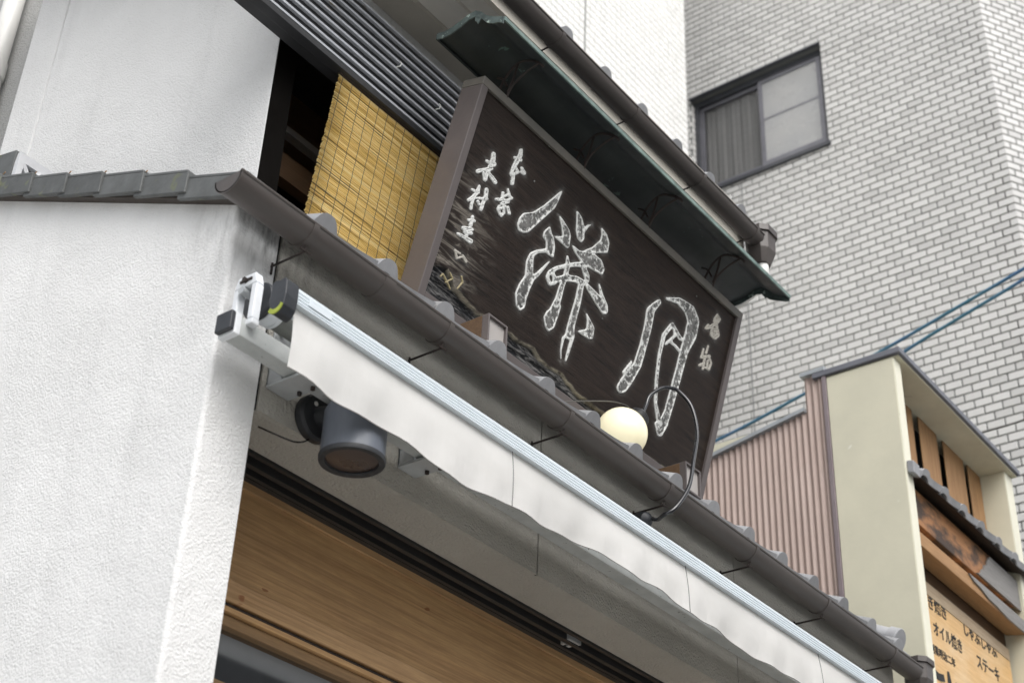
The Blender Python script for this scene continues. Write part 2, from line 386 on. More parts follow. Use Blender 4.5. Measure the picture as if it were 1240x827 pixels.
def smoothpath(pts, k=6):
    P = [Vector(p) for p in pts]; out = []
    for i in range(len(P) - 1):
        p0, p1, p2, p3 = P[max(i - 1, 0)], P[i], P[i + 1], P[min(i + 2, len(P) - 1)]
        for j in range(k):
            t = j / k
            out.append(.5 * ((2 * p1) + (p2 - p0) * t + (2 * p0 - 5 * p1 + 4 * p2 - p3) * t * t + (3 * p1 - p0 - 3 * p2 + p3) * t ** 3))
    return out + [P[-1]]

# ================================================================== THE SETTING
g = MB().add([(-150, -150, 0), (150, -150, 0), (150, 150, 0), (-150, 150, 0)], [(0, 1, 2, 3)])
o = link('ground', g.mesh('ground'), 'pale_paving'); o['kind'] = 'structure'

# ---- houses across the street (behind the photographer; the door glass mirrors them)
def across(x0, x1, h, label, wallm, n):
    t = thing('house_across_street', label, 'house', ((x0 + x1) / 2, -7.5, 0))
    part('wall', B(x0, x1, -10, -7, 0, h), wallm, t)
    for k in range(n):
        z = .6 + k * (h - 1.2) / n
        part('siding_board', B(x0 + .05, x1 - .05, -7.0, -6.93, z, z + (h - 1.2) / n * .55), 'siding' if k % 2 else 'siding_dark', t)
    part('eave', MB().prism_x([(-6.4, h), (-6.4, h + .1), (-10.5, h + 1.6), (-10.5, h)], x0 - .2, x1 + .2), 'tile', t)
across(-9, -.4, 5.2, 'grey sided house across the street behind the photographer, low eave', 'siding', 9)
across(0.2, 8.5, 6.0, 'grey house across the street mirrored in the shop door glass', 'siding', 11)
across(9.2, 19, 17, 'tall grey block with ledges across the street, farther down', 'siding', 26)

# ================================================================== TILED TOWER (brick-shaped tiles) AND WHITE TILED BUILDING
XB, YB = 12.0, 3.41
PY, PZ, JT = .170, .0865, .014
WY0, WY1, WZ0, WZ1 = 5.255, 6.955, 12.405, 13.835
tower = thing('tiled_tower', 'tall building clad in pale grey brick-shaped tiles with dark joints and one sliding window', 'building', (14, 6, 0))
wall = MB()
x1 = XB + .012
wall.box(x1, x1 + .3, YB + .012, WY0, 0, 22); wall.box(x1, x1 + .3, WY1, 12, 0, 22)
wall.box(x1, x1 + .3, WY0, WY1, 0, WZ0); wall.box(x1, x1 + .3, WY0, WY1, WZ1, 22)
wall.box(x1 + .3, 19, YB + .25, 12, 0, 22)
q_ = [(x1, YB + .012), (XB + 3 * math.cos(R(-30)) + .006, YB - 1.5 + .0104), (XB + 3.1, YB + .24), (x1, YB + .24)]
wall.add([(x, y, 0) for x, y in q_] + [(x, y, 22) for x, y in q_], [(0, 1, 2, 3), (4, 5, 6, 7), (0, 1, 5, 4), (1, 2, 6, 5), (2, 3, 7, 6), (3, 0, 4, 7)])
part('wall', wall, 'brick_mortar', tower)
def brick_mesh(name, w, h, d, axis):
    # flat tile, chamfered face; axis 0: faces -x (width along y); axis 1: faces -y (width along x)
    c = .004
    p = [(0, 0, 0), (w, 0, 0), (w, h, 0), (0, h, 0), (0, 0, d - c), (w, 0, d - c), (w, h, d - c), (0, h, d - c), (c, c, d), (w - c, c, d), (w - c, h - c, d), (c, h - c, d)]
    f = [(0, 1, 5, 4), (1, 2, 6, 5), (2, 3, 7, 6), (3, 0, 4, 7), (4, 5, 9, 8), (5, 6, 10, 9), (6, 7, 11, 10), (7, 4, 8, 11), (8, 9, 10, 11)]
    q = [(-z, x, y) for x, y, z in p] if axis == 0 else [(x, -z, y) for x, y, z in p]
    return MB().add(q, f)
def clad(owner, pname, mat, rects, face, depth, cx, cy, keep, w, h):
    """rects: (along0, along1, z0, z1, rank); the keep best full ones become parts, the rest one stuff part"""
    full = [r for r in rects if abs(r[1] - r[0] - w) < 1e-4 and r[4] is not None]
    full.sort(key=lambda r: r[4]); chosen = full[:keep]; ids = set(id(r) for r in chosen)
    proto = brick_mesh(pname, w, h, depth, face).mesh(pname)
    for r in chosen:
        loc = (cx, r[0], r[2]) if face == 0 else (r[0], cy, r[2])
        link(pname, proto, mat, owner, loc)
    rest = MB()
    for r in rects:
        if id(r) in ids: continue
        b = brick_mesh('x', r[1] - r[0], h, depth, face)
        off = Vector((cx, r[0], r[2])) if face == 0 else Vector((r[0], cy, r[2]))
        rest.add([Vector(v) + off for v in b.v], b.f)
    return rest
rects = []
def zlim(y):
    P = [(3.4, 7.3), (3.767, 7.96), (4.235, 8.78), (4.805, 9.61), (5.792, 9.55), (6.465, 9.3), (7.2, 9.1)]
    for (a, za), (b, zb_) in zip(P, P[1:]):
        if a <= y <= b: return za + (zb_ - za) * (y - a) / (b - a)
    return 1e9
nrow = int((16.6 - 5.5) / PZ)
for i in range(nrow):
    z0 = 5.5 + i * PZ; z1 = z0 + PZ - JT
    off = 0 if i % 2 else PY / 2
    y = YB - PY + off
    while y < 8.2:
        a, b = max(y, YB + .001), min(y + PY - JT, 8.2); y += PY
        if b - a < .02: continue
        segs = [(a, b)]
        if z1 > WZ0 + .01 and z0 < WZ1 - .01:
            segs = [s_ for s_ in ((a, min(b, WY0 - .004)), (max(a, WY1 + .004), b)) if s_[1] - s_[0] > .02]
        for a2, b2 in segs:
            vis = z0 > zlim(a2) and a2 < 5.7
            rects.append((a2, b2, z0, z1, (z0 * 1.0 + a2 * .4) if vis else None))
rest = clad(tower, 'brick_tile', 'brick', rects, 0, .014, x1, 0, 300, PY - JT, PZ - JT)
DO, NO = Vector((math.cos(R(-30)), math.sin(R(-30)), 0)), Vector((math.sin(R(-30)), -math.cos(R(-30)), 0))   # splayed street face
PB = Vector((XB, YB, 0))
for i in range(nrow):
    z0 = 5.5 + i * PZ; s0 = -.004 - (0 if i % 2 == 0 else PY / 2)
    while s0 < 2.6:
        a_ = max(s0, -.004); b_ = s0 + PY - JT; s0 += PY
        if b_ - a_ < .02: continue
        bm_ = brick_mesh('x', b_ - a_, PZ - JT, .014, 1)
        rest.add([PB + DO * (a_ + v[0]) + NO * (-v[1] - .012) + Vector((0, 0, z0 + v[2])) for v in bm_.v], bm_.f)
# tiles lining the far jamb of the window opening
for i in range(nrow):
    z0 = 5.5 + i * PZ
    if z0 < WZ0 or z0 + PZ > WZ1: continue
    b = brick_mesh('x', .085, PZ - JT, .012, 1)
    rest.add([Vector(v) + Vector((x1 + .004, WY1 + .004, z0)) for v in b.v], b.f)
o = part('brick_tiles', rest, 'brick', tower); o['kind'] = 'stuff'
# corner trim strip, expansion joint
part('movement_joint', B(XB - .004, XB + .01, 6.33, 6.345, 5.5, WZ0 - .09), 'tile_joint', tower)
win = part('window', MB().box(XB + .07, XB + .13, WY0 + .002, WY1 - .002, WZ0 + .002, WZ0 + .07).box(XB + .07, XB + .13, WY0 + .002, WY1 - .002, WZ1 - .07, WZ1 - .002)
           .box(XB + .07, XB + .13, WY0 + .002, WY0 + .045, WZ0 + .07, WZ1 - .07).box(XB + .07, XB + .13, WY1 - .06, WY1 - .002, WZ0 + .07, WZ1 - .07), 'window_metal', tower)
part('sill', B(XB - .035, XB + .07, WY0 - .03, WY1 + .0, WZ0 - .05, WZ0 - .004), 'window_metal', win)
part('head_flashing', B(XB - .03, XB + .07, WY0 - .0, WY1 + .01, WZ1 + .004, WZ1 + .03), 'window_metal', win)
ym = 6.07
def sash(y0, y1, x0):
    s_ = MB(); z0, z1, t = WZ0 + .075, WZ1 - .075, .05
    s_.box(x0, x0 + .03, y0, y0 + t, z0, z1); s_.box(x0, x0 + .03, y1 - t, y1, z0, z1)
    s_.box(x0, x0 + .03, y0 + t, y1 - t, z0, z0 + t + .03); s_.box(x0, x0 + .03, y0 + t, y1 - t, z1 - t, z1)
    part('sash', s_, 'sash_metal', win)
    return y0 + t, y1 - t, z0 + t + .03, z1 - t
a = sash(WY0 + .05, ym + .03, XB + .075)
part('pane', B(XB + .088, XB + .094, *a), 'frosted', win, label='frosted pale window pane')
part('tape_line', B(XB + .084, XB + .0875, a[0], a[1], 13.16, 13.185), 'sash_metal', win)
a = sash(ym - .03, WY1 - .06, XB + .11)
part('pane', B(XB + .123, XB + .129, *a), 'glass', win, label='clear pane with grey curtain behind')
cv, cf = [], []
nn = 90
for i in range(nn + 1):
    y = a[0] - .05 + (a[1] - a[0] + .1) * i / nn; x = XB + .15 + .004 * math.sin(i * .9) + .006 * math.sin(i * .37)
    cv += [(x, y, WZ0), (x, y, WZ1)]
cf = [(2 * i, 2 * i + 2, 2 * i + 3, 2 * i + 1) for i in range(nn)]
part('curtain', MB().add(cv, cf), 'curtain', win, smooth=60)
part('room_back', B(XB + .285, XB + .299, WY0, WY1, WZ0, WZ1), 'dark_room', win)

white = thing('white_tiled_building', 'bright white building clad in small square tiles behind the shop roof', 'building', (8, 7.5, 0))
XW, YW, TP = 11.14, 6.5, .0945
part('wall', B(3, XW - .008, YW + .008, 7.6, 0, 21), 'tile_joint', white)
rects = []
for i in range(int(8.8 / TP)):
    for j in range(int(4.6 / TP)):
        xa = XW - (j + 1) * TP + .004; z0 = 8.6 + i * TP
        rank = abs(xa - 10.2) + abs(z0 - 12.6) * .6
        rects.append((xa, xa + TP - .012, z0, z0 + TP - .012, rank))
rest = clad(white, 'square_tile', 'tile_white', rects, 1, .009, 0, YW + .008, 300, TP - .012, TP - .012)
for i in range(int(8.8 / TP)):                                   # return of the corner
    for j in range(8):
        b = brick_mesh('x', TP - .012, TP - .012, .009, 1)
        # faces +x: swap axes
        rest.add([(XW - .008 - v[1], YW + .008 + j * TP + v[0], 8.6 + i * TP + v[2]) for v in b.v], b.f)
o = part('square_tiles', rest, 'tile_white', white); o['kind'] = 'stuff'
part('movement_joint', B(9.148, 9.162, YW - .004, YW + .006, 8.6, 17.2), 'brick_mortar', white)

grey = thing('grey_building', 'rough grey rendered building wall behind the white upper storey at far left', 'building', (4.4, 5.8, 0))
part('wall', B(2.95, 6, 5.22, 6.4, 0, 9.5), 'stucco_rough', grey)
part('parapet_cap', B(2.9, 6.05, 5.18, 6.45, 9.5, 9.58), 'zinc', grey)
pipe = thing('drainpipe', 'white plastic drainpipe running up the grey rendered wall', 'drainpipe', (2.885, 5.70, 0))
part('pipe', MB().lathe([(.052, 0), (.052, 9.3)], (2.885, 5.70, 0)), 'pvc', pipe, smooth=40)
for z in (3.2, 6.68, 8.6):
    part('coupling', MB().lathe([(.0525, 0), (.059, .006), (.059, .11), (.0525, .116)], (2.885, 5.70, z), caps=False), 'pvc', pipe, smooth=40)

# ================================================================== THE SHOP
shop = thing('shop_building', 'white and grey stucco shop with tiled pent roof, brown gutters and wooden lintel', 'building', (4.7, 4.0, 0))
SL = .449
def zb(y): return 4.393 + SL * (y - 3.0)
# side wall with rounded corner
prof = [(2.40, 6.5)] + [(2.414 - .014 * math.cos(R(a_)), 3.014 - .014 * math.sin(R(a_))) for a_ in range(0, 91, 10)] + [(2.582, 3.0), (2.582, 6.5)]
vs = []; k = len(prof); nz = 2
for x, y in prof: vs.append((x, y, 0))
for x, y in prof: vs.append((x, y, zb(y) + .035))
fs = [(i, (i + 1) % k, k + (i + 1) % k, k + i) for i in range(k)] + [tuple(range(k)), tuple(range(k, 2 * k))]
part('side_wall', MB().add(vs, fs), 'stucco_white', shop)
# front wall: three grey rendered panels with open joints
XJ = [2.592, 3.989, 5.412, 7.02]
for a, b in zip(XJ, XJ[1:]):
    part('wall_panel', B(a + .004, b - .004, 3.0, 3.0115, 3.766, 4.47), 'stucco_grey', shop)
    part('wall_joint', B(a - .0038, a + .0038, 3.0085, 3.0112, 3.767, 4.46), 'dark_room', shop)  # dark filler strip, its colour deepens the shade inside the joint
part('front_wall', B(2.584, 7.02, 3.012, 3.193, 3.765, 4.47), 'stucco_grey', shop, bevel=.003)
# shutter track in the head of the opening
tr = part('shutter_track', B(2.55, 7.0, 3.194, 3.366, 3.787, 3.83), 'track_black', shop)
for y0, y1, z0 in ((3.196, 3.212, 3.757), (3.226, 3.232, 3.772), (3.247, 3.268, 3.752), (3.288, 3.294, 3.77), (3.306, 3.322, 3.756), (3.338, 3.364, 3.764)):
    part('track_rail', B(2.55, 7.0, y0, y1, z0, 3.787), 'track_black', tr)
part('roller_carriage', MB().box(4.52, 4.60, 3.234, 3.246, 3.757, 3.786).box(4.535, 4.55, 3.27, 3.286, 3.75, 3.786).box(4.57, 4.59, 3.27, 3.286, 3.754, 3.786), 'alu_grey', tr)
part('track_end_plate', B(2.586, 2.68, 3.186, 3.1925, 3.75, 3.764), 'lamp_paint', tr)
# wooden head of the doorway
part('lintel_strip', B(2.5, 7, 3.360, 3.42, 3.738, 3.786), 'lintel_pale', shop, bevel=.002)
part('lintel_board', B(2.5, 7, 3.368, 3.42, 3.425, 3.737), 'lintel', shop)
part('lintel_rail', B(2.5, 7, 3.352, 3.42, 3.352, 3.424), 'lintel_pale', shop, bevel=.004)
part('lintel_rail', B(2.5, 7, 3.364, 3.42, 3.334, 3.351), 'dark_wood', shop)
part('lintel_rail', B(2.5, 7, 3.346, 3.42, 3.315, 3.333), 'lintel', shop, bevel=.003)
part('lintel_rail', B(2.5, 7, 3.362, 3.42, 3.278, 3.314), 'rail_brown', shop, bevel=.003)
door = part('sliding_door', MB().box(2.5, 7, 3.378, 3.41, 3.03, 3.115).box(2.5, 7, 3.378, 3.41, .05, .35).box(2.5, 2.62, 3.378, 3.41, .35, 3.03).box(4.2, 4.3, 3.378, 3.41, .35, 3.277), 'rail_brown', shop)
part('door_pane', B(2.5, 7, 3.392, 3.397, 3.112, 3.29), 'door_glass', door)
part('door_pane', B(2.6, 7, 3.392, 3.397, .34, 3.035), 'door_glass', door)
part('inner_wall', B(2.5, 7, 3.9, 3.95, 0, 3.6), 'dark_wood', shop)

# ---- roof over the shop front
roof = part('pent_roof', MB().prism_x([(2.895, zb(2.895) + .03), (2.895, zb(2.895) + .052), (6.4, zb(6.4) + .052), (6.4, zb(6.4) + .03)], 2.37, 2.74)
            .prism_x([(2.895, zb(2.895) + .03), (2.895, zb(2.895) + .052), (3.35, zb(3.35) + .052), (3.35, zb(3.35) + .03)], 2.741, 7.0)
            .prism_x([(3.351, zb(3.351) + .03), (3.351, zb(3.351) + .052), (5.0, zb(5) + .052), (5.0, zb(5) + .03)], 5.46, 7.0), 'gutter_in', shop)
TH = math.atan(SL)
def tile_mesh(name, wd, ln, eave, hr=.043, lip=.030):
    n = 26; vs = []; fs = []; top = []
    for i in range(n + 1):
        u = wd * i / n
        d = (u - .05) / .05
        h = .012 + (hr * (1 - abs(d) ** 2.8) if abs(d) < 1 else 0) + .012 * max(0, (u - .10) / (wd - .10)) ** 2
        top.append((u, h))
    th = .017
    for e in (0, 1):
        yy = 0 if e == 0 else ln
        lift = .016 if e == 0 else .0
        vs += [(u, yy, h + lift) for u, h in top] + [(u, yy, h + lift - (th + (lip if eave and e == 0 else 0))) for u, h in top]
    m_ = 2 * (n + 1)
    for i in range(n):
        fs += [(i, i + 1, m_ + i + 1, m_ + i), (n + 1 + i, m_ + n + 1 + i, m_ + n + 2 + i, n + 2 + i),
               (i, n + 1 + i, n + 2 + i, i + 1), (m_ + i, m_ + i + 1, m_ + n + 2 + i, m_ + n + 1 + i)]
    fs += [(0, m_, m_ + n + 1, n + 1), (n, 2 * n + 1, m_ + 2 * n + 1, m_ + n)]
    c, s_ = math.cos(TH), math.sin(TH)
    vs = [(x, y * c - z * s_, y * s_ + z * c) for x, y, z in vs]
    return MB().add(vs, fs).mesh(name, smooth=40)
TW = .2975
eave_t = tile_mesh('eave_tile', TW - .004, .30, True); roof_t = tile_mesh('roof_tile', TW - .004, .30, False)
def lay(y0, x0, ncol, nrow_, zf, owner, first=True):
    for rr in range(nrow_):
        y = y0 + rr * .245
        for k in range(ncol):
            e = (rr == 0 and first)
            o = link('eave_tile' if e else 'roof_tile', eave_t if e else roof_t, 'tile', owner, (x0 + k * TW, y, zf(y) + .053 + random.uniform(-.002, .002)))
            o.rotation_euler = (random.uniform(-.008, .008), random.uniform(-.012, .012), random.uniform(-.008, .008))
lay(2.885, 2.605, 15, 2, zb, roof)
lay(3.39, 5.48, 5, 5, zb, roof, False)
# verge tiles down the side
yv = [2.905, 3.2, 3.439, 3.675, 3.892, 4.117, 4.335, 4.55, 4.77, 4.99]
for i, (a, b) in enumerate(zip(yv, yv[1:])):
    b2 = b + .045; out = .010; x0 = 2.348
    up0, up1 = .012, -.004
    mbv = MB()
    p = []
    lo = random.uniform(-.006, .005)
    za, zc = zb(a) + up0 + lo, zb(b2) + up1 + lo
    ht = .080
    mbv.hexa([(x0 - out, a, za), (x0 + .016, a, za), (x0 + .016, b2, zc), (x0, b2, zc), (x0 - out, a, za + ht), (x0 + .016, a, za + ht), (x0 + .016, b2, zc + ht), (x0, b2, zc + ht)])
    mbv.hexa([(x0 - out + .0, a + .003, za + ht + .0005), (2.60, a + .003, za + ht - .012), (2.60, b2, zc + ht - .012), (x0, b2, zc + ht + .0005),
              (x0 - out, a + .003, za + ht + .013), (2.60, a + .003, za + ht + .004), (2.60, b2, zc + ht + .004), (x0, b2, zc + ht + .013)])
    part('verge_tile', mbv, 'tile_moss', roof, bevel=.003)
    if i: part('copper_nail', MB().tube([(2.356, b + .035, zb(b) + .10), (2.349, b - .005, zb(b) + .108)], .0022, 5), 'beam', roof)
part('verge_lining', MB().prism_x([(2.96, zb(2.96) + .004), (2.96, zb(2.96) + .028), (6.3, zb(6.3) + .028), (6.3, zb(6.3) + .004)], 2.362, 2.402), 'dark_wood', roof)
# ridge stub with openwork end on the side roof
rs = part('ridge_end', MB().hexa([(2.46, 4.50, 5.10), (2.745, 4.50, 5.10), (2.745, 5.6, 5.55), (2.46, 5.6, 5.55), (2.44, 4.46, 5.335), (2.745, 4.46, 5.335), (2.745, 5.6, 5.60), (2.44, 5.6, 5.60)]), 'tile_moss', roof, bevel=.006)
fm = MB().box(2.452, 2.478, 4.445, 4.47, 5.14, 5.325).box(2.478, 2.744, 4.445, 4.47, 5.285, 5.325).box(2.478, 2.744, 4.445, 4.47, 5.14, 5.165)
for k in range(3): fm.tube([(2.48 + k * .09, 4.457, 5.17), (2.56 + k * .09, 4.457, 5.285)], .016, 6); fm.tube([(2.56 + k * .09, 4.457, 5.17), (2.48 + k * .09, 4.457, 5.285)], .014, 6)
part('openwork_tile', fm, 'mortar_white', rs, bevel=0, label='pale openwork tile with black gaps')
# round verge roll at the far end
c_, s_ = math.cos(TH), math.sin(TH)
for k in range(3):
    y0 = 2.90 + k * .25
    p0 = Vector((6.90, y0, zb(y0) + .135)); ax = Vector((0, c_, s_))
    mbr = MB().lathe([(.0, -.006), (.06, -.004), (.064, .0), (.064, .05), (.056, .052), (.056, .28)], p0, ax, 22)
    part('verge_roll', mbr, 'tile', roof, smooth=35)
part('verge_wall_tile', MB().prism_x([(2.90, zb(2.9) + .05), (2.90, zb(2.9) + .10), (3.9, zb(3.9) + .10), (3.9, zb(3.9) + .05)], 6.84, 7.02), 'tile', roof, bevel=.004)

# ---- gutters
def gutter(x0, x1, cy, cz, r, straps, ends, owner, hang_y=None, hang_z=None):
    t = .004
    prof = [(cy + r * math.cos(R(a_)), cz + r * math.sin(R(a_))) for a_ in range(180, 361, 10)] + \
           [(cy + (r - t) * math.cos(R(a_)), cz + (r - t) * math.sin(R(a_))) for a_ in range(360, 179, -10)]
    mb = MB().prism_x(prof, x0, x1, 24)
    mb.tube([(x0, cy - r + .001, cz), (x1, cy - r + .001, cz)], .0058, 8)
    gt = part('gutter', mb, 'gutter', owner, smooth=40)
    for e in ends:
        half = [(cy + (r + .002) * math.cos(R(a_)), cz + (r + .002) * math.sin(R(a_))) for a_ in range(180, 361, 10)]
        part('gutter_end_cap', MB().prism_x(half, e, e + .006), 'gutter', gt, smooth=40)
    for x, kind in straps:
        wv = .022 if kind == 0 else .05
        ro = r + (.0035 if kind == 0 else .0022)
        pr = [(cy + ro * math.cos(R(a_)), cz + ro * math.sin(R(a_))) for a_ in range(176, 365, 9)] + [(cy + (r + .0004) * math.cos(R(a_)), cz + (r + .0004) * math.sin(R(a_))) for a_ in range(360, 179, -9)]
        part('strap' if kind == 0 else 'gutter_joint', MB().prism_x(pr, x - wv / 2, x + wv / 2), 'gutter', gt, smooth=30)
        if kind == 0 and hang_y:
            part('hanger', MB().tube([(x + .01, hang_y, hang_z), (x + .01, cy - .008, hang_z), (x + .01, cy - .012, cz - r)], .0042, 6).tube([(x - .012, cy - .01, hang_z), (x + .032, cy - .01, hang_z)], .0035, 6)
                 .tube([(x + .01, hang_y - .004, hang_z + .012), (x + .01, hang_y - .004, hang_z - .03)], .004, 6), 'iron', gt)
    return gt
g1 = gutter(2.235, 6.94, 2.862, 4.338, .056, [(2.555, 0), (2.903, 1), (3.215, 0), (3.915, 0), (4.60, 0), (5.28, 0), (5.94, 0), (6.64, 0)], [2.235], shop, 2.999, 4.262)
def collector(x0, x1, y0, y1, z0, z1, owner):
    cx, cy = (x0 + x1) / 2, (y0 + y1) / 2; hx, hy = (x1 - x0) / 2, (y1 - y0) / 2; h = z1 - z0
    mb = MB()
    def ring(s1, s2, za, zc):
        def q(s, z): return [(cx - hx * s, cy - hy * s * .55, z), (cx - hx * s * .55, cy - hy * s, z), (cx + hx * s * .55, cy - hy * s, z), (cx + hx * s, cy - hy * s * .55, z), (cx + hx * s, cy + hy * s * .55, z), (cx + hx * s * .55, cy + hy * s, z), (cx - hx * s * .55, cy + hy * s, z), (cx - hx * s, cy + hy * s * .55, z)]
        a_ = q(s1, za) + q(s2, zc)
        mb.add(a_, [(i, (i + 1) % 8, 8 + (i + 1) % 8, 8 + i) for i in range(8)] + [tuple(range(8))[::-1], tuple(range(8, 16))])
    ring(1.0, 1.0, z1 - h * .18, z1); ring(.84, .88, z0 + h * .35, z1 - h * .181); ring(.5, .84, z0, z0 + h * .349)
    return part('collector_box', mb, 'gutter', owner, bevel=.002)
collector(6.93, 7.09, 2.79, 2.935, 4.235, 4.405, g1)
part('downpipe', MB().lathe([(.034, 0), (.034, 1.0)], (7.01, 2.862, 3.235)), 'gutter', g1, smooth=40)

# ---- upper storey
part('upper_side_wall', B(2.75, 2.83, 3.36, 4.917, 4.2, 7.6), 'stucco_white', shop, bevel=.008)
part('upper_side_wall', B(2.75, 2.83, 4.925, 5.17, 4.2, 7.6), 'stucco_white', shop, bevel=.008)
part('upper_wall_joint', B(2.758, 2.82, 4.9, 4.94, 4.2, 7.5), 'stucco_rough', shop)
part('upper_front_wall', MB().box(2.9, 5.40, 3.362, 3.5, 5.80, 6.3).box(3.95, 5.40, 3.363, 3.5, 4.35, 5.799).box(5.401, 5.46, 3.358, 5.4, 4.5, 6.3), 'stucco_white', shop)
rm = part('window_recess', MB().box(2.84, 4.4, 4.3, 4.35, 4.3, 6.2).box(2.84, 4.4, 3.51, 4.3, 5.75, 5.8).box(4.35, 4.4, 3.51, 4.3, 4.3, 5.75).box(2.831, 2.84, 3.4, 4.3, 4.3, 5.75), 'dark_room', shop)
part('opening_shade_strip', B(2.7515, 2.845, 3.3575, 3.42, 4.3, 6.2), 'opening_shade', rm)  # added black strip over the wall end, painted as the opening's shade
part('shelf_beam', B(2.84, 4.35, 3.55, 3.60, 5.17, 5.285), 'brown_wood', rm)
part('shelf_beam', B(2.84, 4.35, 3.56, 3.60, 5.40, 5.43), 'weathered', rm)
part('shelf_beam', B(2.84, 4.35, 3.52, 3.56, 4.98, 5.03), 'weathered', rm)
part('shelf_board', B(2.84, 4.35, 3.7, 3.72, 5.44, 5.75), 'brown_wood', rm)
# plaster eaves
part('soffit', B(2.45, 5.46, 3.222, 3.36, 6.14, 6.3), 'plaster', shop)
cove = [(3.221, 6.165)] + [(3.221 - .13 * i / 6, 6.165 + .012 * math.sin(i / 6 * math.pi)) for i in range(1, 7)] + [(3.09, 6.185)] + [(3.09 - .17 * i / 8, 6.185 - .055 * (1 - math.cos(i / 8 * math.pi / 2))) for i in range(1, 9)] + [(2.92, 6.30), (3.221, 6.42)]
part('cornice', MB().prism_x(cove, 2.45, 5.46), 'plaster_pale', shop, smooth=30)
part('fascia', B(2.45, 5.47, 2.895, 2.919, 6.05, 6.29), 'plaster', shop)
def zu(y): return 6.097 + SL * (y - 2.87)
ur = part('main_roof', MB().prism_x([(2.85, zu(2.85) + .02), (2.85, zu(2.85) + .052), (5.3, zu(5.3) + .052), (5.3, zu(5.3) + .02)], 2.40, 5.52), 'gutter_in', shop)
lay(2.845, 2.315, 11, 3, zu, ur)
g2 = gutter(2.32, 5.42, 2.800, 6.046, .047, [(3.16, 0), (3.73, 0), (4.30, 0), (4.86, 0), (5.36, 0)], [], shop, 2.895, 6.02)
collector(5.40, 5.56, 2.735, 2.88, 5.915, 6.115, g2)
part('downpipe', MB().tube(smoothpath([(5.48, 2.806, 5.93), (5.48, 2.806, 5.87), (5.49, 2.85, 5.81), (5.50, 3.05, 5.74), (5.50, 3.33, 5.70)], 5), .030, 14), 'pvc', g2, smooth=40)

# ================================================================== LOUVRED VISOR, BLIND
vis = thing('louvre_visor', 'dark grey metal louvred visor of stacked slats above the upper window', 'louvre', (3.2, 3.3, 5.45))
NSL = 9
for k in range(NSL):
    z = 5.508 + k * .0455
    part('slat', MB().prism_x([(3.200, z), (3.206, z + .019), (3.214, z + .019), (3.220, z + .016), (3.214, z)], 2.32, 4.3), 'slat', vis, bevel=.0012)
part('gap_shade_sheet', B(2.32, 4.3, 3.240, 3.29, 5.485, 5.93), 'rail_gap_dark', vis)  # black sheet standing in for the shade in the slat gaps
part('bottom_rail', B(2.32, 4.3, 3.197, 3.239, 5.472, 5.500), 'rail_gap_dark', vis, bevel=.002)
for x, z in ((3.22, 5.70), (3.47, 5.66)):
    part('hook', MB().tube([(x, 3.2, z), (x + .008, 3.188, z + .004), (x + .014, 3.186, z + .02), (x + .012, 3.192, z + .034)], .0026, 6), 'pvc', vis)
bl = thing('bamboo_blind', 'golden reed blind hanging below the louvred visor beside the big signboard', 'blind', (3.4, 3.25, 4.6))
LB = R(8.0); bz, by = 5.468, 3.222
def bp(x, d, out=0): return (x, by + d * math.sin(LB) - out * math.cos(LB), bz - d * math.cos(LB) - out * math.sin(LB))
rv, rf, tones = [], [], []
nre = 150
for i in range(nre):
    d = .004 + i * .0058; tone = random.gauss(.22, .16); xl = 2.945 + random.uniform(-.003, .003); n = 12; rad_ = random.uniform(.0026, .0037)
    tilt = random.uniform(-.003, .003); base = len(rv)
    for j in range(n + 1):
        x = xl + (4.0 - xl) * j / n; dd = d + tilt * (j / n - .5) * 2 + random.uniform(-.0008, .0008); oo = random.uniform(-.001, .0012)
        tj = tone + random.gauss(0, .06)
        for q in range(5):
            a_ = 2 * math.pi * q / 5
            rv.append(bp(x, dd + rad_ * math.sin(a_), oo + rad_ * math.cos(a_))); tones.append(tj)
    for j in range(n):
        for q in range(5): rf.append((base + j * 5 + q, base + j * 5 + (q + 1) % 5, base + (j + 1) * 5 + (q + 1) % 5, base + (j + 1) * 5 + q))
    rf.append(tuple(base + q for q in range(5)))
me = bpy.data.meshes.new('reeds'); me.from_pydata(rv, [], rf)
at = me.attributes.new('tone', 'FLOAT', 'POINT'); at.data.foreach_set('value', tones)
for p in me.polygons: p.use_smooth = True
o = link('reeds', me, 'reed', bl); o['kind'] = 'stuff'
for k in range(14):
    x = 2.962 + k * .0515
    part('cord', MB().tube([bp(x + .0008 * math.sin(i * 1.9), i * .0174, .0042 + .001 * math.sin(i * 3.1)) for i in range(50)], .0010, 4), 'grey_wire', bl)
part('top_batten', MB().tube([bp(2.94, -.004, .002), bp(4.0, -.004, .002)], .007, 8), 'dark_wood', bl)

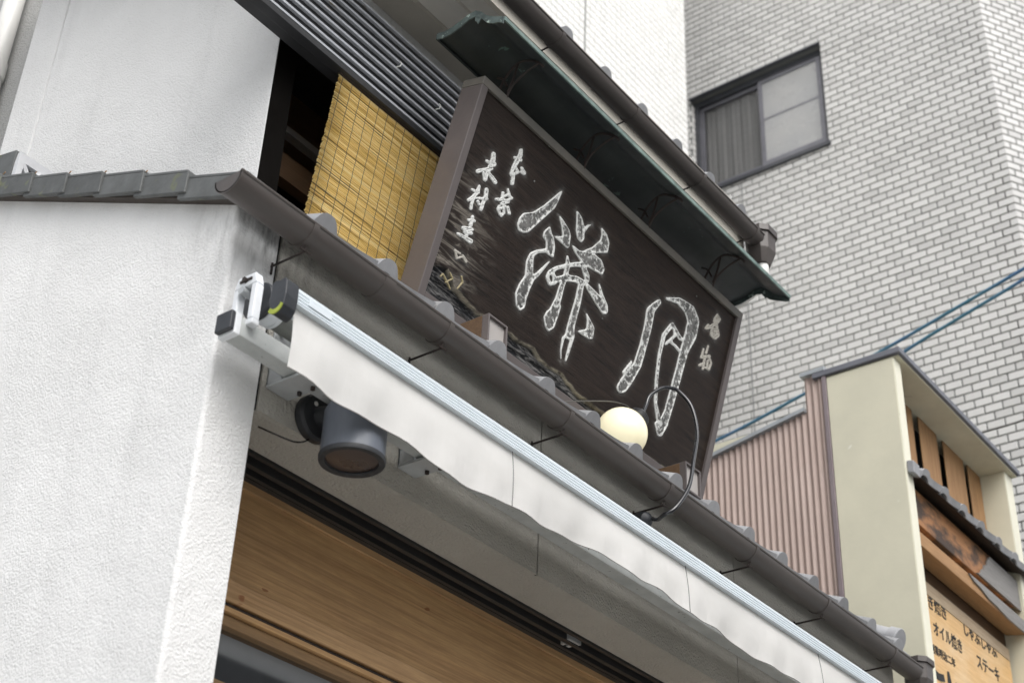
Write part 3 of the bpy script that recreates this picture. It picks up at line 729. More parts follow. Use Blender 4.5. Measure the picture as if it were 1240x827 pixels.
# ================================================================== THE CARVED SIGNBOARD
import numpy as np
CH = {
    'a': [('p',[(0.1804,0.7163),(0.1801,0.7108),(0.1756,0.7052),(0.1693,0.7022),(0.1639,0.7031),(0.162,0.7075),(0.1646,0.7134),(0.1703,0.718),(0.1766,0.7192)]),('p',[(0.1883,0.6957),(0.1878,0.6891),(0.1825,0.6824),(0.1749,0.6788),(0.1684,0.6799),(0.1662,0.6852),(0.1693,0.6922),(0.1761,0.6977),(0.1837,0.6991)]),('p',[(0.1842,0.6639),(0.1838,0.6579),(0.1789,0.6518),(0.1719,0.6485),(0.166,0.6496),(0.164,0.6544),(0.1668,0.6608),(0.1731,0.6658),(0.18,0.667)]),('p',[(0.1777,0.6345),(0.1773,0.629),(0.1729,0.6235),(0.1666,0.6206),(0.1613,0.6215),(0.1594,0.6259),(0.1619,0.6317),(0.1676,0.6362),(0.1739,0.6373)]),('p',[(0.1747,0.6181),(0.1744,0.6138),(0.1709,0.6094),(0.1659,0.6071),(0.1616,0.6079),(0.1601,0.6114),(0.1621,0.616),(0.1667,0.6196),(0.1717,0.6204)]),('p',[(0.1622,0.7056),(0.1664,0.6828),(0.1885,0.695),(0.1806,0.7158)]),('p',[(0.1662,0.6855),(0.164,0.6547),(0.1846,0.6608),(0.1887,0.6923)]),('p',[(0.1641,0.6555),(0.1595,0.6269),(0.178,0.631),(0.1845,0.6601)]),('p',[(0.1594,0.626),(0.1601,0.6114),(0.175,0.6161),(0.1781,0.6318)]),('p',[(0.1538,0.6686),(0.1536,0.6654),(0.151,0.6621),(0.1472,0.6603),(0.144,0.6608),(0.1429,0.6635),(0.1444,0.667),(0.1478,0.6697),(0.1515,0.6703)]),('p',[(0.1788,0.6715),(0.1784,0.6665),(0.1745,0.6616),(0.1687,0.6589),(0.1639,0.6597),(0.1623,0.6637),(0.1645,0.6689),(0.1697,0.673),(0.1753,0.674)]),('p',[(0.1989,0.6822),(0.1983,0.6739),(0.1917,0.6656),(0.1821,0.6611),(0.174,0.6625),(0.1713,0.6691),(0.1751,0.6779),(0.1837,0.6848),(0.1931,0.6864)]),('p',[(0.1465,0.6602),(0.1676,0.6587),(0.1737,0.6741),(0.1505,0.6704)]),('p',[(0.1719,0.6599),(0.1874,0.6629),(0.1832,0.6845),(0.1694,0.6729)]),('p',[(0.1274,0.6052),(0.1271,0.5998),(0.1228,0.5944),(0.1165,0.5915),(0.1112,0.5925),(0.1094,0.5968),(0.1119,0.6026),(0.1175,0.607),(0.1236,0.608)]),('p',[(0.1501,0.6264),(0.1498,0.6226),(0.1468,0.6188),(0.1424,0.6168),(0.1386,0.6174),(0.1373,0.6205),(0.1391,0.6245),(0.1431,0.6277),(0.1474,0.6284)]),('p',[(0.19,0.6566),(0.1897,0.6517),(0.1857,0.6467),(0.18,0.6441),(0.1752,0.6449),(0.1735,0.6489),(0.1758,0.6541),(0.1809,0.6582),(0.1866,0.6592)]),('p',[(0.1236,0.5951),(0.1474,0.6193),(0.1403,0.6258),(0.1136,0.6044)]),('p',[(0.1466,0.6187),(0.1855,0.6466),(0.1783,0.6566),(0.141,0.6264)]),('p',[(0.1525,0.6153),(0.1523,0.6126),(0.1501,0.6099),(0.147,0.6084),(0.1443,0.6089),(0.1434,0.6111),(0.1446,0.6139),(0.1475,0.6162),(0.1506,0.6167)]),('p',[(0.1744,0.5963),(0.1741,0.5917),(0.1704,0.5871),(0.165,0.5846),(0.1605,0.5854),(0.1589,0.5891),(0.161,0.594),(0.1659,0.5978),(0.1711,0.5987)]),('p',[(0.144,0.6092),(0.1599,0.5859),(0.1737,0.5974),(0.1521,0.6159)]),('p',[(0.1756,0.6259),(0.1754,0.6232),(0.1732,0.6205),(0.1701,0.619),(0.1674,0.6195),(0.1665,0.6217),(0.1677,0.6246),(0.1706,0.6268),(0.1737,0.6274)]),('p',[(0.1753,0.5968),(0.1751,0.5941),(0.1729,0.5914),(0.1697,0.5899),(0.167,0.5904),(0.1661,0.5926),(0.1674,0.5955),(0.1702,0.5977),(0.1733,0.5982)]),('p',[(0.1665,0.6215),(0.1661,0.5924),(0.1755,0.5957),(0.1758,0.6248)]),('p',[(0.1825,0.6302),(0.1823,0.6269),(0.1797,0.6236),(0.1759,0.6219),(0.1726,0.6224),(0.1715,0.6251),(0.173,0.6286),(0.1765,0.6313),(0.1802,0.6319)]),('p',[(0.2147,0.6246),(0.2143,0.6191),(0.2099,0.6136),(0.2035,0.6107),(0.1981,0.6116),(0.1963,0.6161),(0.1988,0.6219),(0.2046,0.6264),(0.2108,0.6274)]),('p',[(0.2314,0.6184),(0.231,0.6135),(0.227,0.6086),(0.2212,0.6059),(0.2164,0.6068),(0.2147,0.6108),(0.217,0.616),(0.2222,0.6201),(0.2279,0.621)]),('p',[(0.1737,0.6219),(0.1999,0.6108),(0.2114,0.6273),(0.1806,0.6318)]),('p',[(0.1997,0.6109),(0.2178,0.6061),(0.2287,0.6208),(0.2117,0.6272)])],
    'b': [('p',[(0.3135,0.8189),(0.3132,0.8146),(0.3097,0.8103),(0.3047,0.8079),(0.3006,0.8085),(0.2992,0.8119),(0.3012,0.8165),(0.3057,0.8201),(0.3105,0.821)]),('p',[(0.3204,0.797),(0.3199,0.7908),(0.3148,0.7845),(0.3075,0.781),(0.3014,0.7819),(0.2993,0.7869),(0.3023,0.7936),(0.3089,0.7988),(0.316,0.8002)]),('p',[(0.3132,0.7664),(0.3126,0.7596),(0.3071,0.7527),(0.2992,0.749),(0.2925,0.7501),(0.2903,0.7555),(0.2935,0.7627),(0.3006,0.7684),(0.3084,0.7698)]),('p',[(0.3009,0.729),(0.3006,0.7243),(0.2967,0.7195),(0.2911,0.7168),(0.2864,0.7176),(0.2848,0.7214),(0.287,0.7265),(0.2921,0.7305),(0.2976,0.7315)]),('p',[(0.2964,0.6967),(0.2961,0.6931),(0.2931,0.6894),(0.2888,0.6874),(0.2853,0.688),(0.284,0.6909),(0.2858,0.6948),(0.2896,0.6978),(0.2938,0.6986)]),('p',[(0.2992,0.8109),(0.2994,0.7854),(0.3208,0.7957),(0.3138,0.818)]),('p',[(0.2996,0.7885),(0.2906,0.7572),(0.3133,0.7615),(0.3205,0.7925)]),('p',[(0.2906,0.7571),(0.285,0.7226),(0.301,0.7257),(0.3133,0.7616)]),('p',[(0.2848,0.7215),(0.2841,0.691),(0.2966,0.6949),(0.3012,0.7268)]),('p',[(0.2884,0.7695),(0.2882,0.7664),(0.2857,0.7632),(0.2821,0.7615),(0.279,0.762),(0.278,0.7645),(0.2794,0.7678),(0.2827,0.7704),(0.2863,0.7711)]),('p',[(0.3265,0.7822),(0.3261,0.776),(0.321,0.7697),(0.3137,0.7662),(0.3075,0.7672),(0.3055,0.7721),(0.3084,0.7788),(0.315,0.784),(0.3222,0.7854)]),('p',[(0.2827,0.7617),(0.3149,0.7665),(0.3175,0.785),(0.2839,0.7709)]),('p',[(0.3078,0.737),(0.3075,0.7336),(0.3048,0.7302),(0.3008,0.7284),(0.2975,0.7289),(0.2963,0.7316),(0.2979,0.7352),(0.3015,0.738),(0.3054,0.7387)]),('p',[(0.331,0.7254),(0.3307,0.7221),(0.328,0.7186),(0.324,0.7168),(0.3206,0.7173),(0.3195,0.72),(0.3211,0.7236),(0.3247,0.7265),(0.3286,0.7272)]),('p',[(0.2992,0.6947),(0.2989,0.6914),(0.2962,0.688),(0.2922,0.6862),(0.2889,0.6867),(0.2878,0.6894),(0.2894,0.693),(0.293,0.6958),(0.2968,0.6965)]),('p',[(0.2979,0.7286),(0.3211,0.7171),(0.3297,0.7268),(0.3064,0.7384)]),('p',[(0.3219,0.7245),(0.2902,0.6939),(0.297,0.6887),(0.3288,0.7194)]),('p',[(0.3436,0.7537),(0.3433,0.75),(0.3403,0.7463),(0.336,0.7442),(0.3324,0.7448),(0.3311,0.7478),(0.3329,0.7517),(0.3368,0.7548),(0.341,0.7556)]),('p',[(0.3667,0.7437),(0.3663,0.7386),(0.3621,0.7335),(0.356,0.7307),(0.351,0.7315),(0.3493,0.7356),(0.3517,0.741),(0.3572,0.7452),(0.3631,0.7463)]),('p',[(0.3327,0.7446),(0.3514,0.7312),(0.3648,0.7457),(0.3423,0.7551)]),('p',[(0.3441,0.7354),(0.3439,0.7326),(0.3416,0.7297),(0.3383,0.7282),(0.3355,0.7286),(0.3345,0.7309),(0.3359,0.7339),(0.3389,0.7362),(0.3422,0.7368)]),('p',[(0.3641,0.7384),(0.3639,0.7356),(0.3615,0.7327),(0.3582,0.7312),(0.3554,0.7316),(0.3544,0.7339),(0.3558,0.7369),(0.3588,0.7393),(0.3621,0.7399)]),('p',[(0.3381,0.7281),(0.358,0.7311),(0.3607,0.7398),(0.3408,0.7368)]),('p',[(0.311,0.702),(0.3107,0.6978),(0.3072,0.6936),(0.3023,0.6913),(0.2981,0.692),(0.2967,0.6953),(0.2987,0.6998),(0.3032,0.7033),(0.308,0.7042)]),('p',[(0.3191,0.6664),(0.3187,0.6617),(0.3148,0.657),(0.3092,0.6544),(0.3045,0.6552),(0.303,0.659),(0.3052,0.664),(0.3103,0.6679),(0.3157,0.6689)]),('p',[(0.2968,0.6941),(0.303,0.6576),(0.3193,0.6656),(0.3112,0.7013)])],
    'c': [('p',[(0.1527,0.5543),(0.1525,0.5514),(0.1501,0.5484),(0.1467,0.5468),(0.1438,0.5474),(0.1427,0.5498),(0.1441,0.5529),(0.1472,0.5553),(0.1506,0.5559)]),('p',[(0.1566,0.5316),(0.1563,0.5271),(0.1526,0.5226),(0.1473,0.5201),(0.1428,0.521),(0.1413,0.5247),(0.1434,0.5295),(0.1481,0.5332),(0.1534,0.5341)]),('p',[(0.1417,0.4978),(0.1414,0.493),(0.1376,0.4882),(0.132,0.4857),(0.1272,0.4866),(0.1256,0.4905),(0.1278,0.4956),(0.1328,0.4995),(0.1383,0.5003)]),('p',[(0.123,0.4742),(0.1228,0.4702),(0.1196,0.4663),(0.1149,0.4642),(0.111,0.4649),(0.1097,0.4682),(0.1115,0.4724),(0.1157,0.4756),(0.1202,0.4763)]),('p',[(0.1427,0.5494),(0.1412,0.5241),(0.1569,0.5302),(0.1529,0.5533)]),('p',[(0.1419,0.5272),(0.1263,0.4931),(0.1414,0.4929),(0.1563,0.527)]),('p',[(0.1276,0.4953),(0.1113,0.4721),(0.1217,0.4683),(0.1401,0.4908)]),('p',[(0.1234,0.5205),(0.1232,0.5176),(0.1209,0.5146),(0.1175,0.5131),(0.1146,0.5136),(0.1136,0.516),(0.1149,0.5191),(0.118,0.5215),(0.1213,0.5221)]),('p',[(0.1582,0.5291),(0.1579,0.5242),(0.154,0.5194),(0.1484,0.5169),(0.1436,0.5178),(0.142,0.5217),(0.1442,0.5268),(0.1493,0.5307),(0.1548,0.5316)]),('p',[(0.1177,0.5131),(0.1489,0.517),(0.1517,0.5315),(0.1194,0.522)]),('p',[(0.145,0.5069),(0.1448,0.5034),(0.142,0.4999),(0.1379,0.4981),(0.1345,0.4988),(0.1333,0.5016),(0.1349,0.5053),(0.1386,0.5081),(0.1426,0.5087)]),('p',[(0.1424,0.4663),(0.1422,0.4628),(0.1394,0.4594),(0.1353,0.4576),(0.1319,0.4583),(0.1307,0.4611),(0.1323,0.4647),(0.136,0.4675),(0.14,0.4681)]),('p',[(0.1464,0.451),(0.1462,0.4475),(0.1434,0.4441),(0.1393,0.4423),(0.1359,0.443),(0.1347,0.4458),(0.1363,0.4495),(0.14,0.4522),(0.1439,0.4528)]),('p',[(0.1333,0.5016),(0.1307,0.4611),(0.1426,0.4647),(0.1453,0.5052)]),('p',[(0.1309,0.4599),(0.1348,0.4446),(0.1465,0.4505),(0.1425,0.4658)]),('p',[(0.1979,0.5655),(0.1975,0.5607),(0.1936,0.5558),(0.1879,0.5532),(0.1831,0.5541),(0.1814,0.5581),(0.1837,0.5632),(0.1888,0.5672),(0.1944,0.5681)]),('p',[(0.2045,0.539),(0.2042,0.5339),(0.2,0.5288),(0.194,0.5261),(0.1889,0.527),(0.1871,0.5312),(0.1895,0.5366),(0.195,0.5408),(0.2009,0.5417)]),('p',[(0.1984,0.5032),(0.1981,0.4986),(0.1944,0.4941),(0.189,0.4917),(0.1845,0.4925),(0.1829,0.4963),(0.185,0.5011),(0.1899,0.5048),(0.1952,0.5056)]),('p',[(0.1984,0.4782),(0.1981,0.4739),(0.1946,0.4697),(0.1895,0.4674),(0.1853,0.4683),(0.1838,0.4718),(0.1858,0.4763),(0.1903,0.4797),(0.1953,0.4805)]),('p',[(0.1815,0.5565),(0.1873,0.5295),(0.2048,0.5383),(0.1981,0.5648)]),('p',[(0.1872,0.5317),(0.183,0.4967),(0.1987,0.5006),(0.2048,0.5361)]),('p',[(0.1829,0.4958),(0.1838,0.4713),(0.1987,0.4766),(0.1987,0.5015)]),('p',[(0.1508,0.4996),(0.1506,0.4972),(0.1487,0.4949),(0.1459,0.4936),(0.1435,0.494),(0.1427,0.496),(0.1438,0.4985),(0.1463,0.5005),(0.1491,0.5009)]),('p',[(0.2103,0.5318),(0.2101,0.5277),(0.2067,0.5237),(0.202,0.5215),(0.198,0.5223),(0.1966,0.5256),(0.1985,0.5299),(0.2028,0.5332),(0.2075,0.5339)]),('p',[(0.1477,0.4942),(0.2051,0.5226),(0.2021,0.5328),(0.1459,0.5003)]),('p',[(0.1692,0.4964),(0.1689,0.493),(0.1661,0.4895),(0.162,0.4877),(0.1586,0.4883),(0.1574,0.4912),(0.159,0.4948),(0.1627,0.4977),(0.1667,0.4983)]),('p',[(0.1819,0.4898),(0.1817,0.4863),(0.1788,0.4828),(0.1747,0.481),(0.1713,0.4817),(0.1701,0.4845),(0.1717,0.4882),(0.1754,0.491),(0.1794,0.4916)]),('p',[(0.159,0.4881),(0.1717,0.4814),(0.1805,0.4913),(0.1678,0.4979)])],
    'd': [('p',[(0.2836,0.6029),(0.2834,0.5993),(0.2804,0.5957),(0.2762,0.5938),(0.2727,0.5945),(0.2714,0.5973),(0.2731,0.6011),(0.277,0.6041),(0.2811,0.6048)]),('p',[(0.2874,0.5815),(0.2871,0.578),(0.2842,0.5744),(0.28,0.5725),(0.2764,0.5732),(0.2752,0.576),(0.2769,0.5798),(0.2807,0.5827),(0.2849,0.5834)]),('p',[(0.2715,0.5964),(0.2753,0.5751),(0.2876,0.5809),(0.2838,0.6022)]),('p',[(0.3014,0.63),(0.3012,0.6281),(0.2996,0.6261),(0.2973,0.6251),(0.2954,0.6254),(0.2948,0.627),(0.2957,0.6291),(0.2978,0.6307),(0.3,0.631)]),('p',[(0.3195,0.6154),(0.3192,0.6107),(0.3153,0.606),(0.3097,0.6035),(0.305,0.6043),(0.3034,0.6081),(0.3057,0.6131),(0.3107,0.6169),(0.3162,0.6178)]),('p',[(0.2951,0.6257),(0.3042,0.605),(0.319,0.6163),(0.3012,0.6304)]),('p',[(0.2585,0.5588),(0.2583,0.5553),(0.2554,0.5517),(0.2512,0.5499),(0.2477,0.5505),(0.2465,0.5534),(0.2481,0.5571),(0.2519,0.56),(0.256,0.5607)]),('p',[(0.2969,0.58),(0.2966,0.5759),(0.2932,0.5718),(0.2883,0.5696),(0.2842,0.5703),(0.2828,0.5736),(0.2848,0.578),(0.2892,0.5814),(0.294,0.5821)]),('p',[(0.254,0.5509),(0.2917,0.5707),(0.2884,0.5809),(0.2512,0.5597)]),('p',[(0.2902,0.5905),(0.29,0.5875),(0.2875,0.5845),(0.2839,0.5828),(0.2809,0.5834),(0.2799,0.5858),(0.2813,0.589),(0.2846,0.5915),(0.2881,0.5921)]),('p',[(0.3084,0.6087),(0.3082,0.6057),(0.3057,0.6026),(0.3021,0.601),(0.2991,0.6015),(0.298,0.604),(0.2995,0.6072),(0.3028,0.6097),(0.3063,0.6103)]),('p',[(0.3361,0.6108),(0.3359,0.6077),(0.3334,0.6047),(0.3297,0.603),(0.3267,0.6036),(0.3257,0.606),(0.3272,0.6093),(0.3304,0.6118),(0.334,0.6124)]),('p',[(0.3169,0.5883),(0.3167,0.5853),(0.3142,0.5823),(0.3106,0.5806),(0.3076,0.5812),(0.3065,0.5836),(0.308,0.5868),(0.3112,0.5893),(0.3148,0.5899)]),('p',[(0.2951,0.5789),(0.2948,0.5759),(0.2924,0.5728),(0.2888,0.5712),(0.2858,0.5718),(0.2847,0.5742),(0.2862,0.5774),(0.2894,0.5799),(0.2929,0.5805)]),('p',[(0.2884,0.5853),(0.3066,0.6035),(0.3001,0.6078),(0.2819,0.5896)]),('p',[(0.3016,0.6009),(0.3292,0.603),(0.3328,0.6124),(0.3051,0.6104)]),('p',[(0.3272,0.6094),(0.3081,0.587),(0.3156,0.5836),(0.3348,0.606)]),('p',[(0.3114,0.5894),(0.2895,0.5799),(0.2905,0.5717),(0.3123,0.5811)]),('p',[(0.2947,0.5605),(0.2944,0.5565),(0.291,0.5524),(0.2862,0.5502),(0.2821,0.5509),(0.2807,0.5542),(0.2826,0.5586),(0.287,0.5619),(0.2918,0.5627)]),('p',[(0.3248,0.5875),(0.3244,0.5834),(0.321,0.5793),(0.3161,0.5771),(0.312,0.5778),(0.3106,0.5811),(0.3126,0.5855),(0.317,0.5889),(0.3218,0.5897)]),('p',[(0.2918,0.553),(0.3218,0.5799),(0.3138,0.5868),(0.2838,0.5599)]),('p',[(0.2854,0.5433),(0.2852,0.5396),(0.2821,0.536),(0.2777,0.534),(0.2741,0.5347),(0.2728,0.5377),(0.2746,0.5416),(0.2785,0.5446),(0.2828,0.5453)]),('p',[(0.2838,0.5288),(0.2835,0.5252),(0.2805,0.5215),(0.2761,0.5196),(0.2725,0.5203),(0.2712,0.5232),(0.273,0.5271),(0.2769,0.5301),(0.2812,0.5308)]),('p',[(0.3043,0.5166),(0.304,0.5129),(0.3009,0.5093),(0.2965,0.5073),(0.2929,0.508),(0.2916,0.511),(0.2934,0.5149),(0.2973,0.5179),(0.3016,0.5185)]),('p',[(0.2728,0.5378),(0.2712,0.5234),(0.2841,0.5269),(0.2857,0.5414)]),('p',[(0.2727,0.5201),(0.2931,0.5078),(0.303,0.518),(0.2825,0.5303)]),('p',[(0.3036,0.5622),(0.3033,0.559),(0.3006,0.5557),(0.2967,0.5539),(0.2934,0.5545),(0.2923,0.5572),(0.2939,0.5607),(0.2974,0.5633),(0.3012,0.564)]),('p',[(0.3181,0.5329),(0.3179,0.5296),(0.3152,0.5263),(0.3112,0.5246),(0.308,0.5252),(0.3068,0.5279),(0.3084,0.5313),(0.312,0.534),(0.3158,0.5346)]),('p',[(0.3085,0.5136),(0.3082,0.5104),(0.3055,0.5071),(0.3016,0.5054),(0.2983,0.506),(0.2972,0.5087),(0.2988,0.5121),(0.3023,0.5148),(0.3061,0.5154)]),('p',[(0.2926,0.5555),(0.3071,0.5262),(0.3181,0.533),(0.3035,0.5624)]),('p',[(0.3074,0.5298),(0.2978,0.5106),(0.3081,0.5102),(0.3178,0.5294)]),('p',[(0.3312,0.565),(0.3309,0.5609),(0.3275,0.5568),(0.3225,0.5546),(0.3184,0.5554),(0.317,0.5587),(0.319,0.5631),(0.3235,0.5664),(0.3283,0.5672)]),('p',[(0.3478,0.5476),(0.3475,0.5435),(0.344,0.5394),(0.3391,0.5372),(0.335,0.538),(0.3336,0.5413),(0.3356,0.5457),(0.34,0.549),(0.3449,0.5498)]),('p',[(0.318,0.5558),(0.3345,0.5384),(0.3471,0.5487),(0.3306,0.5661)]),('p',[(0.2908,0.5356),(0.2905,0.5328),(0.2882,0.5299),(0.2848,0.5284),(0.2819,0.5289),(0.2809,0.5313),(0.2823,0.5343),(0.2854,0.5366),(0.2887,0.5372)]),('p',[(0.3149,0.5608),(0.3147,0.5579),(0.3123,0.5551),(0.3089,0.5535),(0.306,0.554),(0.305,0.5564),(0.3064,0.5594),(0.3095,0.5618),(0.3128,0.5623)]),('p',[(0.2892,0.5308),(0.3133,0.556),(0.3068,0.5599),(0.2827,0.5347)])],
    'e': [('p',[(0.1673,0.427),(0.1671,0.4235),(0.1642,0.42),(0.16,0.4181),(0.1564,0.4188),(0.1552,0.4217),(0.1569,0.4255),(0.1606,0.4284),(0.1648,0.429)]),('p',[(0.1708,0.3932),(0.1705,0.3885),(0.1666,0.3838),(0.161,0.3814),(0.1563,0.3823),(0.1546,0.3862),(0.1569,0.3912),(0.1619,0.395),(0.1674,0.3958)]),('p',[(0.1552,0.4213),(0.1546,0.3856),(0.1711,0.3916),(0.1676,0.4258)]),('p',[(0.1529,0.4038),(0.1526,0.4003),(0.1497,0.3968),(0.1455,0.3949),(0.142,0.3957),(0.1408,0.3986),(0.1424,0.4023),(0.1462,0.4051),(0.1503,0.4057)]),('p',[(0.1808,0.4159),(0.1806,0.4124),(0.1777,0.4089),(0.1735,0.407),(0.1699,0.4077),(0.1687,0.4106),(0.1703,0.4144),(0.1741,0.4173),(0.1783,0.4179)]),('p',[(0.1477,0.3956),(0.1756,0.4076),(0.1742,0.4173),(0.1462,0.4051)]),('p',[(0.14,0.3622),(0.1397,0.3575),(0.1359,0.3529),(0.1303,0.3505),(0.1256,0.3515),(0.124,0.3554),(0.1262,0.3603),(0.1312,0.364),(0.1366,0.3648)]),('p',[(0.1838,0.3797),(0.1835,0.375),(0.1796,0.3703),(0.174,0.3679),(0.1692,0.3689),(0.1676,0.3728),(0.1698,0.3777),(0.1749,0.3815),(0.1804,0.3823)]),('p',[(0.1329,0.3512),(0.1765,0.3686),(0.1752,0.3816),(0.1315,0.3642)]),('p',[(0.1504,0.351),(0.1501,0.3471),(0.1469,0.3432),(0.1423,0.3412),(0.1384,0.3421),(0.137,0.3453),(0.1389,0.3494),(0.143,0.3525),(0.1476,0.3531)]),('p',[(0.1849,0.3646),(0.1846,0.3606),(0.1814,0.3568),(0.1767,0.3548),(0.1727,0.3556),(0.1714,0.3588),(0.1732,0.3629),(0.1774,0.3661),(0.182,0.3667)]),('p',[(0.1444,0.3418),(0.1788,0.3553),(0.1777,0.3662),(0.1433,0.3526)]),('p',[(0.1383,0.3586),(0.1381,0.3555),(0.1355,0.3524),(0.1318,0.3508),(0.1287,0.3515),(0.1276,0.354),(0.1291,0.3573),(0.1324,0.3598),(0.136,0.3603)]),('p',[(0.1665,0.3435),(0.1663,0.3404),(0.1637,0.3373),(0.16,0.3357),(0.1568,0.3364),(0.1557,0.3389),(0.1572,0.3422),(0.1606,0.3447),(0.1642,0.3452)]),('p',[(0.1291,0.3512),(0.1572,0.3361),(0.1652,0.3449),(0.137,0.36)]),('p',[(0.1207,0.325),(0.1205,0.3215),(0.1176,0.3181),(0.1135,0.3164),(0.11,0.3171),(0.1088,0.32),(0.1104,0.3236),(0.1141,0.3264),(0.1182,0.327)]),('p',[(0.1594,0.3316),(0.1591,0.3273),(0.1556,0.3231),(0.1504,0.3209),(0.1461,0.3218),(0.1446,0.3254),(0.1467,0.3299),(0.1513,0.3333),(0.1563,0.334)]),('p',[(0.198,0.3364),(0.1975,0.3301),(0.1923,0.324),(0.1848,0.3208),(0.1785,0.3221),(0.1764,0.3273),(0.1793,0.3339),(0.1861,0.3389),(0.1934,0.3399)]),('p',[(0.1136,0.3164),(0.1506,0.321),(0.1537,0.334),(0.1161,0.327)]),('p',[(0.15,0.3209),(0.1842,0.3208),(0.1905,0.34),(0.1543,0.3341)]),('p',[(0.1699,0.3874),(0.1697,0.3843),(0.1671,0.3812),(0.1634,0.3796),(0.1602,0.3802),(0.1592,0.3828),(0.1606,0.3861),(0.164,0.3886),(0.1677,0.3892)]),('p',[(0.1606,0.3401),(0.1604,0.337),(0.1578,0.3339),(0.1541,0.3324),(0.151,0.333),(0.1499,0.3356),(0.1514,0.3389),(0.1547,0.3414),(0.1584,0.3419)]),('p',[(0.1592,0.3833),(0.15,0.3361),(0.1608,0.3381),(0.1701,0.3854)])],
    'f': [('p',[(0.1274,0.259),(0.1273,0.2571),(0.1257,0.2552),(0.1234,0.2542),(0.1215,0.2547),(0.1208,0.2563),(0.1217,0.2583),(0.1238,0.2598),(0.126,0.2601)]),('p',[(0.1497,0.2355),(0.1495,0.2328),(0.1473,0.2302),(0.1441,0.2288),(0.1414,0.2294),(0.1404,0.2317),(0.1417,0.2345),(0.1446,0.2366),(0.1478,0.237)]),('p',[(0.1778,0.259),(0.1777,0.257),(0.1761,0.2551),(0.1738,0.2542),(0.1718,0.2546),(0.1711,0.2562),(0.1721,0.2582),(0.1742,0.2598),(0.1764,0.26)]),('p',[(0.1212,0.2549),(0.141,0.2298),(0.1493,0.2361),(0.1271,0.2594)]),('p',[(0.1477,0.2305),(0.1764,0.2553),(0.1727,0.2589),(0.1426,0.2354)]),('p',[(0.1289,0.2573),(0.1288,0.255),(0.1269,0.2527),(0.1241,0.2516),(0.1218,0.2521),(0.121,0.254),(0.1221,0.2564),(0.1246,0.2582),(0.1273,0.2586)]),('p',[(0.1566,0.2599),(0.1564,0.2576),(0.1545,0.2554),(0.1517,0.2542),(0.1494,0.2547),(0.1486,0.2566),(0.1497,0.2591),(0.1522,0.2609),(0.1549,0.2612)]),('p',[(0.124,0.2516),(0.1516,0.2542),(0.1537,0.2613),(0.1261,0.2586)]),('p',[(0.1731,0.2615),(0.173,0.2596),(0.1714,0.2577),(0.1691,0.2567),(0.1671,0.2571),(0.1665,0.2587),(0.1674,0.2608),(0.1695,0.2623),(0.1717,0.2626)]),('p',[(0.1999,0.2506),(0.1997,0.2467),(0.1964,0.243),(0.1918,0.241),(0.1878,0.2419),(0.1865,0.2451),(0.1883,0.2492),(0.1925,0.2522),(0.1971,0.2528)]),('p',[(0.1674,0.257),(0.1883,0.2416),(0.1984,0.2523),(0.1724,0.2624)])],
    'f2': [('p',[(0.0952,0.1289),(0.0951,0.1281),(0.0945,0.1274),(0.0936,0.127),(0.0928,0.1272),(0.0926,0.1278),(0.0929,0.1286),(0.0937,0.1292),(0.0946,0.1293)]),('p',[(0.1043,0.144),(0.1043,0.1425),(0.103,0.141),(0.1012,0.1403),(0.0997,0.1407),(0.0991,0.1419),(0.0998,0.1435),(0.1015,0.1447),(0.1032,0.1449)]),('p',[(0.1326,0.129),(0.1325,0.1272),(0.1309,0.1253),(0.1286,0.1244),(0.1267,0.1249),(0.126,0.1264),(0.1269,0.1284),(0.129,0.1299),(0.1312,0.1301)]),('p',[(0.1601,0.1105),(0.16,0.1094),(0.1591,0.1083),(0.1577,0.1077),(0.1565,0.108),(0.1561,0.1089),(0.1567,0.1101),(0.1579,0.111),(0.1592,0.1111)]),('p',[(0.0951,0.128),(0.1042,0.1423),(0.0994,0.1429),(0.0927,0.1283)]),('p',[(0.0999,0.1405),(0.1269,0.1247),(0.1318,0.1299),(0.1037,0.1447)]),('p',[(0.1269,0.1248),(0.1566,0.1079),(0.1597,0.111),(0.1319,0.1298)]),('p',[(0.1968,0.1845),(0.1967,0.1833),(0.1957,0.1822),(0.1943,0.1816),(0.1932,0.1819),(0.1928,0.1828),(0.1933,0.1841),(0.1946,0.1849),(0.1959,0.1851)]),('p',[(0.2116,0.1669),(0.2114,0.165),(0.2098,0.1631),(0.2075,0.1622),(0.2055,0.1626),(0.2049,0.1642),(0.2058,0.1662),(0.2079,0.1677),(0.2102,0.168)]),('p',[(0.1942,0.1309),(0.1941,0.1298),(0.1932,0.1287),(0.1918,0.1281),(0.1906,0.1284),(0.1902,0.1294),(0.1908,0.1306),(0.192,0.1314),(0.1934,0.1316)]),('p',[(0.193,0.1821),(0.2052,0.163),(0.2114,0.1672),(0.1967,0.1847)]),('p',[(0.2051,0.1652),(0.1904,0.1299),(0.1941,0.1298),(0.2114,0.165)]),('p',[(0.1363,0.1666),(0.1363,0.1655),(0.1353,0.1644),(0.1339,0.1638),(0.1328,0.1641),(0.1324,0.1651),(0.1329,0.1663),(0.1342,0.1671),(0.1355,0.1673)]),('p',[(0.1573,0.1526),(0.1572,0.1511),(0.1559,0.1497),(0.1541,0.1489),(0.1525,0.1493),(0.152,0.1505),(0.1527,0.1521),(0.1544,0.1533),(0.1562,0.1535)]),('p',[(0.1267,0.1208),(0.1266,0.12),(0.126,0.1193),(0.1251,0.1189),(0.1243,0.1191),(0.1241,0.1197),(0.1244,0.1205),(0.1252,0.1211),(0.1261,0.1212)]),('p',[(0.1328,0.1641),(0.1526,0.1492),(0.1568,0.1532),(0.136,0.1671)]),('p',[(0.1528,0.1523),(0.1245,0.1206),(0.1263,0.1196),(0.1565,0.1502)])],
